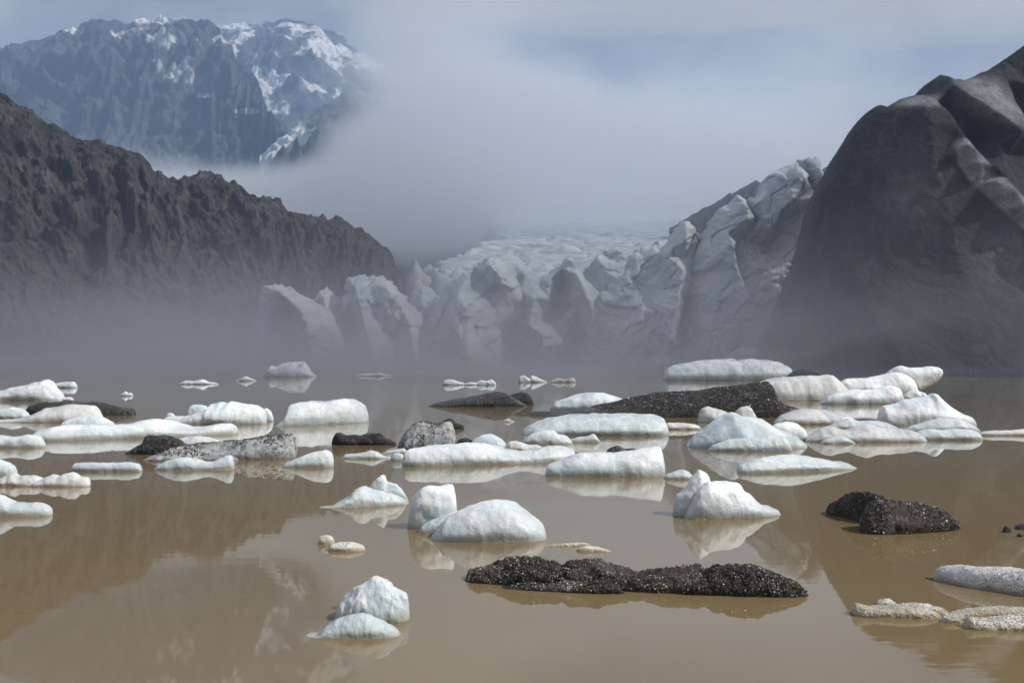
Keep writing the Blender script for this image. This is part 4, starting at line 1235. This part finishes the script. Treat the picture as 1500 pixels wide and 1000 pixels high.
floe('ice_floe', 'crumbly grey and white rubble floe near the left edge', 'ice floe', M_PALE, [
    L([(-20, 704), (0, 700), (10, 696), (20, 692), (28, 698), (38, 697), (48, 695), (58, 699), (68, 706), (76, 711)], 712, dep=0.3, amp=0.06, rough=0.15, step=0.9),
    L([(38, 710), (54, 704), (66, 699), (76, 694), (86, 697), (94, 693), (104, 691), (112, 693), (116, 698), (128, 698), (136, 701), (132, 707)], 713, dep=0.3, amp=0.05, rough=0.12, step=0.9)], FL)
floe('ice_floe', 'white tongue of ice poking in from the left edge, nearest the camera there', 'ice floe', M_ICE, [
    L([(-50, 722), (-20, 722), (0, 725), (10, 731), (18, 735), (34, 735), (50, 735), (62, 737), (72, 741), (76, 745)], 757, dep=0.35, m=2.4, amp=0.035, step=1.0, ring=52)], FL)

# --- right cluster
floe('ice_floe', 'flat white floe at the left of the right-hand cluster, behind the peaked berg', 'ice floe', M_PALE, [
    L([(1134, 618), (1146, 608), (1160, 602), (1175, 599), (1192, 598), (1212, 601), (1230, 605), (1246, 609), (1255, 613)], 622, dep=0.5, c=0.3, amp=0.04, step=1.0)], FL)
floe('ice_floe', 'low white hump right behind the shoulder of the peaked berg', 'ice floe', M_ICE, [
    L([(1128, 626), (1140, 619), (1155, 617), (1168, 620), (1178, 628), (1186, 638)], 645, dep=0.5, amp=0.05, step=1.0)], FL)
floe('ice_floe', 'long bumpy white floe along the front of the right-hand cluster', 'ice floe', M_PALE, [
    L([(1180, 643), (1190, 635), (1202, 628), (1216, 624), (1230, 626), (1242, 629), (1256, 625), (1268, 620), (1278, 621), (1288, 626), (1306, 626), (1326, 627), (1340, 630), (1350, 636), (1357, 643)], 648,
      dep=0.3, c=0.35, amp=0.045, step=1.0, ring=52)], FL)
floe('ice_floe', 'small leaf-shaped scrap of ice before the long bumpy floe', 'ice floe', M_ICE, [L([(1202, 647), (1216, 641), (1230, 638), (1242, 641), (1253, 647)], 650, dep=0.35, step=1.0)], FL)
floe('ice_floe', 'flat white shelf at the right end of the right-hand cluster', 'ice floe', M_ICE, [
    L([(1336, 640), (1346, 632), (1360, 628), (1380, 629), (1404, 628), (1424, 629), (1434, 633), (1438, 640)], 645, dep=0.4, m=2.5, p=3.5, amp=0.03, step=1.0)], FL)
floe('ice_floe', 'smooth bluish hump on the back of the flat shelf at the cluster\'s right end', 'ice floe', M_BLUE, [
    L([(1326, 628), (1344, 622), (1362, 616), (1382, 611), (1400, 611), (1414, 615), (1428, 623), (1436, 630)], 632, dep=0.35, amp=0.035, step=1.0)], FL)
floe('iceberg', 'white sharp-peaked berg with a long right slope in the right-hand cluster', 'iceberg', M_ICE, [
    L([(1284, 614), (1290, 605), (1295, 596), (1304, 593), (1316, 590), (1326, 585), (1342, 582), (1356, 581), (1364, 580), (1368, 575), (1374, 577), (1384, 586), (1396, 596), (1410, 605), (1422, 611), (1429, 617)],
      624, dep=0.4, c=0.3, m=1.9, amp=0.05, step=1.0, ring=56),
    L([(1291, 616), (1297, 606), (1310, 601), (1324, 602), (1336, 608), (1344, 618)], 622, dep=0.4, amp=0.05, step=1.0)], FL)
floe('ice_floe', 'strings of low bluish ice between the flat and bumpy floes of the right-hand cluster', 'ice floe', M_BLUE, [
    L([(1210, 626), (1226, 618), (1244, 613), (1262, 617), (1280, 616), (1300, 619), (1316, 625)], 630, dep=0.3, amp=0.05, step=1.0)], FL)
floe('ice_floe', 'smooth sausage-shaped floe in the middle of the right-hand cluster', 'ice floe', M_ICE, [
    L([(1202, 588), (1210, 582), (1224, 576), (1244, 571), (1264, 571), (1284, 569), (1298, 566), (1308, 565), (1318, 569), (1325, 577), (1324, 585)], 592, dep=0.28, c=0.25, n=2.6, m=2.4, p=3.5, amp=0.03, step=1.0)], FL)
floe('iceberg', 'long white berg with a raised overhanging right head at the back of the cluster', 'iceberg', M_ICE, [
    L([(1226, 560), (1240, 554), (1262, 553), (1284, 551), (1298, 547), (1312, 545), (1326, 548), (1338, 555), (1346, 566)], 578, dep=0.3, c=0.3, amp=0.03, step=0.9),
    L([(1290, 556), (1300, 546), (1312, 538), (1320, 536), (1332, 538), (1350, 538), (1364, 536), (1374, 537), (1380, 541), (1380, 548)], 575, dep=0.25,
      b=[(1290, 580), (1340, 576), (1358, 567), (1370, 562), (1376, 555), (1380, 549)], amp=0.03, step=0.9)], FL)
floe('ice_floe', 'broad white mound at the back left of the right-hand cluster', 'ice floe', M_PALE, [
    L([(1104, 566), (1118, 558), (1136, 554), (1156, 552), (1178, 551), (1198, 550), (1212, 547), (1222, 549), (1232, 558), (1242, 568), (1250, 576)], 587, dep=0.4, c=0.3, amp=0.04, step=0.9, ring=52)], FL)
floe('ice_floe', 'small pointed scrap of ice right of the sausage-shaped floe', 'ice floe', M_ICE, [L([(1320, 582), (1328, 575), (1336, 571), (1342, 568), (1347, 573), (1353, 574), (1360, 578)], 585, dep=0.4, amp=0.06, step=0.9)], FL)
floe('ice_floe', 'thin straight ice strip running out to the right edge', 'ice floe', M_PALE, [L([(1430, 634), (1445, 631), (1462, 630), (1480, 630), (1500, 628), (1530, 629), (1550, 633)], 638, dep=0.12, p=5, m=2.6, amp=0.03, rough=0.1, step=0.9)], FL)

# --- dark ridge floes and the far ice
o = floe('ice_floe', 'long black ridge of gravelly ice with a steep right end', 'ice floe', M_DARK, [
    L([(764, 608), (780, 603), (800, 602), (822, 602), (842, 600), (862, 598), (882, 592), (900, 587), (916, 583), (932, 581), (950, 580), (968, 577), (990, 575), (1012, 572), (1036, 569), (1060, 566), (1082, 563),
       (1098, 561), (1106, 558), (1120, 559), (1130, 559), (1134, 566), (1138, 580), (1150, 592), (1180, 601)], (610, 612), dep=0.2, c=0.45, n=2.4, m=2.0, p=4, amp=0.035, rough=0.14, step=1.0, ring=60)], FL)
grains(o, 'gravel', 6000, 0.032, M_GRIT, 14, zmin=0.4)
o = floe('ice_floe', 'low dark wedge of dirty ice with a knob at its right end', 'ice floe', M_DARK, [
    L([(624, 595), (640, 590), (660, 586), (680, 582), (700, 578), (714, 575), (726, 573), (738, 576), (748, 580), (760, 586), (774, 594)], 596, dep=0.35, c=0.2, m=1.9, amp=0.04, rough=0.14, step=0.9),
    L([(738, 588), (744, 580), (754, 576), (764, 574), (773, 576), (779, 582), (782, 591)], 593, dep=0.5, m=2.4, amp=0.06, rough=0.14, step=0.9)], FL)
floe('ice_floe', 'smooth pale blue arch of ice behind the left end of the black ridge floe', 'ice floe', M_BLUE, [
    L([(806, 596), (814, 588), (828, 583), (845, 578), (860, 574), (876, 574), (892, 577), (908, 582), (922, 588), (936, 594)], 601, dep=0.45, c=0.3, amp=0.025, step=0.9, ring=52)], FL)
floe('iceberg', 'wide flat-topped blue berg half hidden by mist before the glacier', 'iceberg', M_BLUE, [
    L([(972, 552), (974, 542), (986, 536), (1004, 531), (1024, 528), (1046, 526), (1068, 525), (1076, 525), (1082, 530), (1088, 526), (1108, 526), (1128, 527), (1144, 530), (1156, 537), (1164, 546)], 557, dep=0.35, c=0.3,
      n=2.8, m=2.6, p=4, amp=0.02, step=0.9, ring=56)], FL)
floe('ice_floe', 'small reddish-brown dirty hump right of the flat-topped blue berg', 'ice floe', M_DARK, [L([(1146, 553), (1156, 547), (1168, 542), (1178, 540), (1190, 543), (1200, 547), (1208, 552)], 557, dep=0.4, amp=0.05, step=0.9)], FL)
floe('iceberg', 'faint ghostly berg in the mist just above the flat-topped blue one', 'iceberg', M_BLUE, [L([(1050, 528), (1066, 520), (1080, 512), (1092, 508), (1106, 510), (1120, 517), (1134, 526)], 544, dep=0.4, amp=0.03, step=0.9)], FL)
floe('ice_floe', 'thin far line of white ice scraps left of centre, above the dark wedge', 'ice floe', M_BLUE, [
    L([(647, 561), (652, 556), (660, 555), (670, 558), (682, 561)], 564, dep=0.3, step=0.7, ring=28), L([(680, 562), (690, 559), (700, 561)], 564, dep=0.3, step=0.7, ring=28),
    L([(696, 560), (704, 556), (712, 558), (720, 555), (727, 560)], 564, dep=0.3, step=0.7, amp=0.07, ring=28)], FL)
floe('ice_floe', 'far white ice scraps with two pointed ends, right of centre', 'ice floe', M_BLUE, [
    L([(759, 556), (762, 550), (768, 550), (774, 553), (779, 557)], 560, dep=0.3, step=0.7, ring=28), L([(774, 557), (779, 549), (786, 552), (794, 556), (802, 559)], 560, dep=0.3, step=0.7, amp=0.06, ring=28)], FL)
floe('ice_floe', 'far grey ice scrap at the right end of the far white scraps', 'ice floe', M_GREY, [L([(802, 560), (810, 556), (818, 553), (828, 555), (838, 552), (844, 555)], 560, dep=0.25, step=0.7, amp=0.06, ring=28)], FL)
floe('iceberg', 'faint block-shaped berg in the mist before the leftmost serac', 'iceberg', M_BLUE, [
    L([(386, 549), (392, 543), (396, 536), (404, 537), (414, 532), (428, 530), (444, 529), (450, 535), (455, 544), (464, 550)], 552, dep=0.4, m=2.3, amp=0.04, step=0.8)], FL)
floe('ice_floe', 'small faint pointed ice scrap left of the misty block-shaped berg', 'ice floe', M_BLUE, [
    L([(344, 557), (352, 554), (360, 550), (368, 554), (376, 557)], 558, dep=0.3, step=0.7, ring=28)], FL)
floe('ice_floe', 'faint low line of far ice below the rocky ridge', 'ice floe', M_BLUE, [
    L([(262, 561), (272, 557), (284, 558), (296, 555), (306, 559), (320, 561)], 563, dep=0.25, step=0.7, ring=28)], FL)
floe('iceberg', 'tiny bright two-pointed ice scrap alone on the far left water', 'iceberg', M_ICE, [L([(175, 579), (180, 575), (184, 572), (187, 576), (191, 574), (195, 578)], 580, dep=0.4, step=0.6, amp=0.05, ring=28)], FL)
floe('iceberg', 'faint low berg behind the peak of the blue wedge-shaped one', 'iceberg', M_BLUE, [L([(70, 566), (82, 561), (96, 559), (108, 559), (113, 565)], 568, dep=0.4, m=2.4, step=0.7, ring=32)], FL)
floe('ice_floe', 'faint far streak of ice right of the misty block-shaped berg', 'ice floe', M_BLUE, [L([(518, 549), (530, 547), (546, 547), (556, 544), (562, 548), (575, 549)], 551, dep=0.2, step=0.7, ring=28)], FL)
floe('ice_floe', 'small slivers of clear ice floating just right of the dark wedge', 'ice floe', M_ICE, [L([(736, 617), (741, 614), (745, 612), (749, 616), (754, 617)], 618, dep=0.4, step=0.6, ring=24)], FL)


# ------------------------------------------------------------------ air: haze, lagoon mist, fog bank
def box(name, x0, x1, y0, y1, z0, z1, mat):
    V = np.array([[x, y, z] for x in (x0, x1) for y in (y0, y1) for z in (z0, z1)], float)
    Fc = np.array([[0, 1, 3, 2], [4, 6, 7, 5], [0, 4, 5, 1], [2, 3, 7, 6], [0, 2, 6, 4], [1, 5, 7, 3]])
    o = mesh_obj(name, V, Fc, mat, sm=False)
    o['kind'] = 'stuff'
    return o


def volume(name, color, density, aniso=0.0):
    m = bpy.data.materials.get(name)
    o = [n for n in X.nt.nodes if n.type == 'OUTPUT_MATERIAL'][0]
    p = X.nt.nodes.new('ShaderNodeVolumePrincipled')
    p.inputs['Color'].default_value = (*color, 1)
    X.put(density, p.inputs['Density'])
    p.inputs['Anisotropy'].default_value = aniso
    X.nt.links.new(p.outputs[0], o.inputs['Volume'])


m, _ = material('haze')
volume('haze', (0.42, 0.60, 0.90), 0.00023)
box('haze', -4300, 4300, -450, 5250, -60, 1150, m)

m, _ = material('mist')
p, x, y, z = pos()
nz = noise(mapping(p, (0.013, 0.009, 0.045)), 1.0, 4, 0.6, 0.5)
den = 0.030 * exp(z * (-1 / 8.5)) * sstep(115, 230, y) * sstep(660, 480, y) * sstep(60, 30, z) * (0.12 + 1.9 * sstep(0.30, 0.70, nz))
volume('mist', (0.53, 0.57, 0.63), den)
box('mist', -420, 420, 110, 660, 0.02, 62, m)

m, _ = material('fog_bank')
p, x, y, z = pos()
n1 = noise(mapping(p, (0.0034, 0.0018, 0.0085)), 1.0, 5, 0.6, 0.6)
px = x / y * F
zs = (z - 5) / y * 1200.0
n2 = noise(mapping(p, (0.0016, 0.0012, 0.0042), loc=(4, 2, 1)), 1.0, 3, 0.5, 0.5)
low = exp((zs - 172) * (zs - 172) * (-1 / 2600.0)) * 1.6
puff = exp((px + 30) * (px + 30) * (-1 / 42000.0)) * exp((zs - 252) * (zs - 252) * (-1 / 3000.0)) * 2.2
right = sstep(-380, -20, px + (zs - 300) * -0.25) * sstep(180, 260, zs) * sstep(620, 430, zs) * 0.56
veil = exp((px + 140) * (px + 140) * (-1 / 26000.0)) * sstep(280, 350, zs) * sstep(640, 470, zs) * 0.80
left = sstep(-560, -760, px) * sstep(330, 420, zs) * 0.6
gap = exp((zs - 207) * (zs - 207) * (-1 / 420.0)) * sstep(-190, -20, px) * sstep(380, 250, px) * 0.6
lee = sstep(140, 280, px) * exp((zs - 228) * (zs - 228) * (-1 / 2600.0)) * 0.55
shape = lee + low + puff + right + left + veil - gap
den = sstep(0.42, 1.15, shape * 0.74 + (n1 - 0.5) * 2.3 + (n2 - 0.5) * 1.4) * 0.0050
den = den * sstep(640, 840, y) * sstep(1880, 1600, y) * sstep(60, 100, z) * sstep(700, 560, z)
volume('fog_bank', (0.90, 0.93, 0.98), den, 0.0)
box('fog_bank', -1300, 1400, 620, 1890, 55, 705, m)


def cloud_deck():
    """a low lumpy cloud hanging over the glacier and its side walls"""
    nu, nv = 90, 48
    th = np.linspace(0, 2 * math.pi, nu, endpoint=False)
    ph = np.linspace(-math.pi / 2, math.pi / 2, nv)
    TH, PH = np.meshgrid(th, ph, indexing='ij')
    e = 0.45
    cx, cy, cz = (np.sign(f) * np.abs(f) ** e for f in (np.cos(TH) * 1.0, np.sin(TH) * 1.0, np.sin(PH)))
    r = np.abs(np.cos(PH)) ** 0.6
    V = np.stack([420 + 580 * r * cx, 490 + 430 * r * cy, 335 + 80 * cz], -1)  # near part lies out of view, placed there to shade the glacier
    g = V / 170.0
    V = V + 24 * np.stack([fbm(g[..., 0], g[..., 1], g[..., 2], 3, 5), fbm(g[..., 0] + 9, g[..., 1], g[..., 2], 3, 6), fbm(g[..., 0], g[..., 1] + 9, g[..., 2], 3, 7)], -1)
    Vt = V.reshape(-1, 3)
    a = grid_faces(nu, nv)
    k = np.arange(nv - 1)
    s = (nu - 1) * nv
    seam = np.stack([s + k, k, k + 1, s + k + 1], 1)
    return mesh_obj('cloud', Vt, np.concatenate([a, seam]), m)


m, _ = material('cloud')
volume('cloud', (0.96, 0.97, 0.98), 0.0040)
cd = cloud_deck()
cd['kind'] = 'stuff'
tag(cd, 'low grey cloud hanging over the glacier at the top of the view', 'cloud')
tag(bpy.data.objects['fog_bank'], 'white fog bank lying across the upper glacier and hiding the mountains', 'fog')
tag(bpy.data.objects['mist'], 'low grey mist over the far water at the foot of the glacier', 'mist')
tag(bpy.data.objects['haze'], 'thin blue haze filling the whole valley', 'haze')
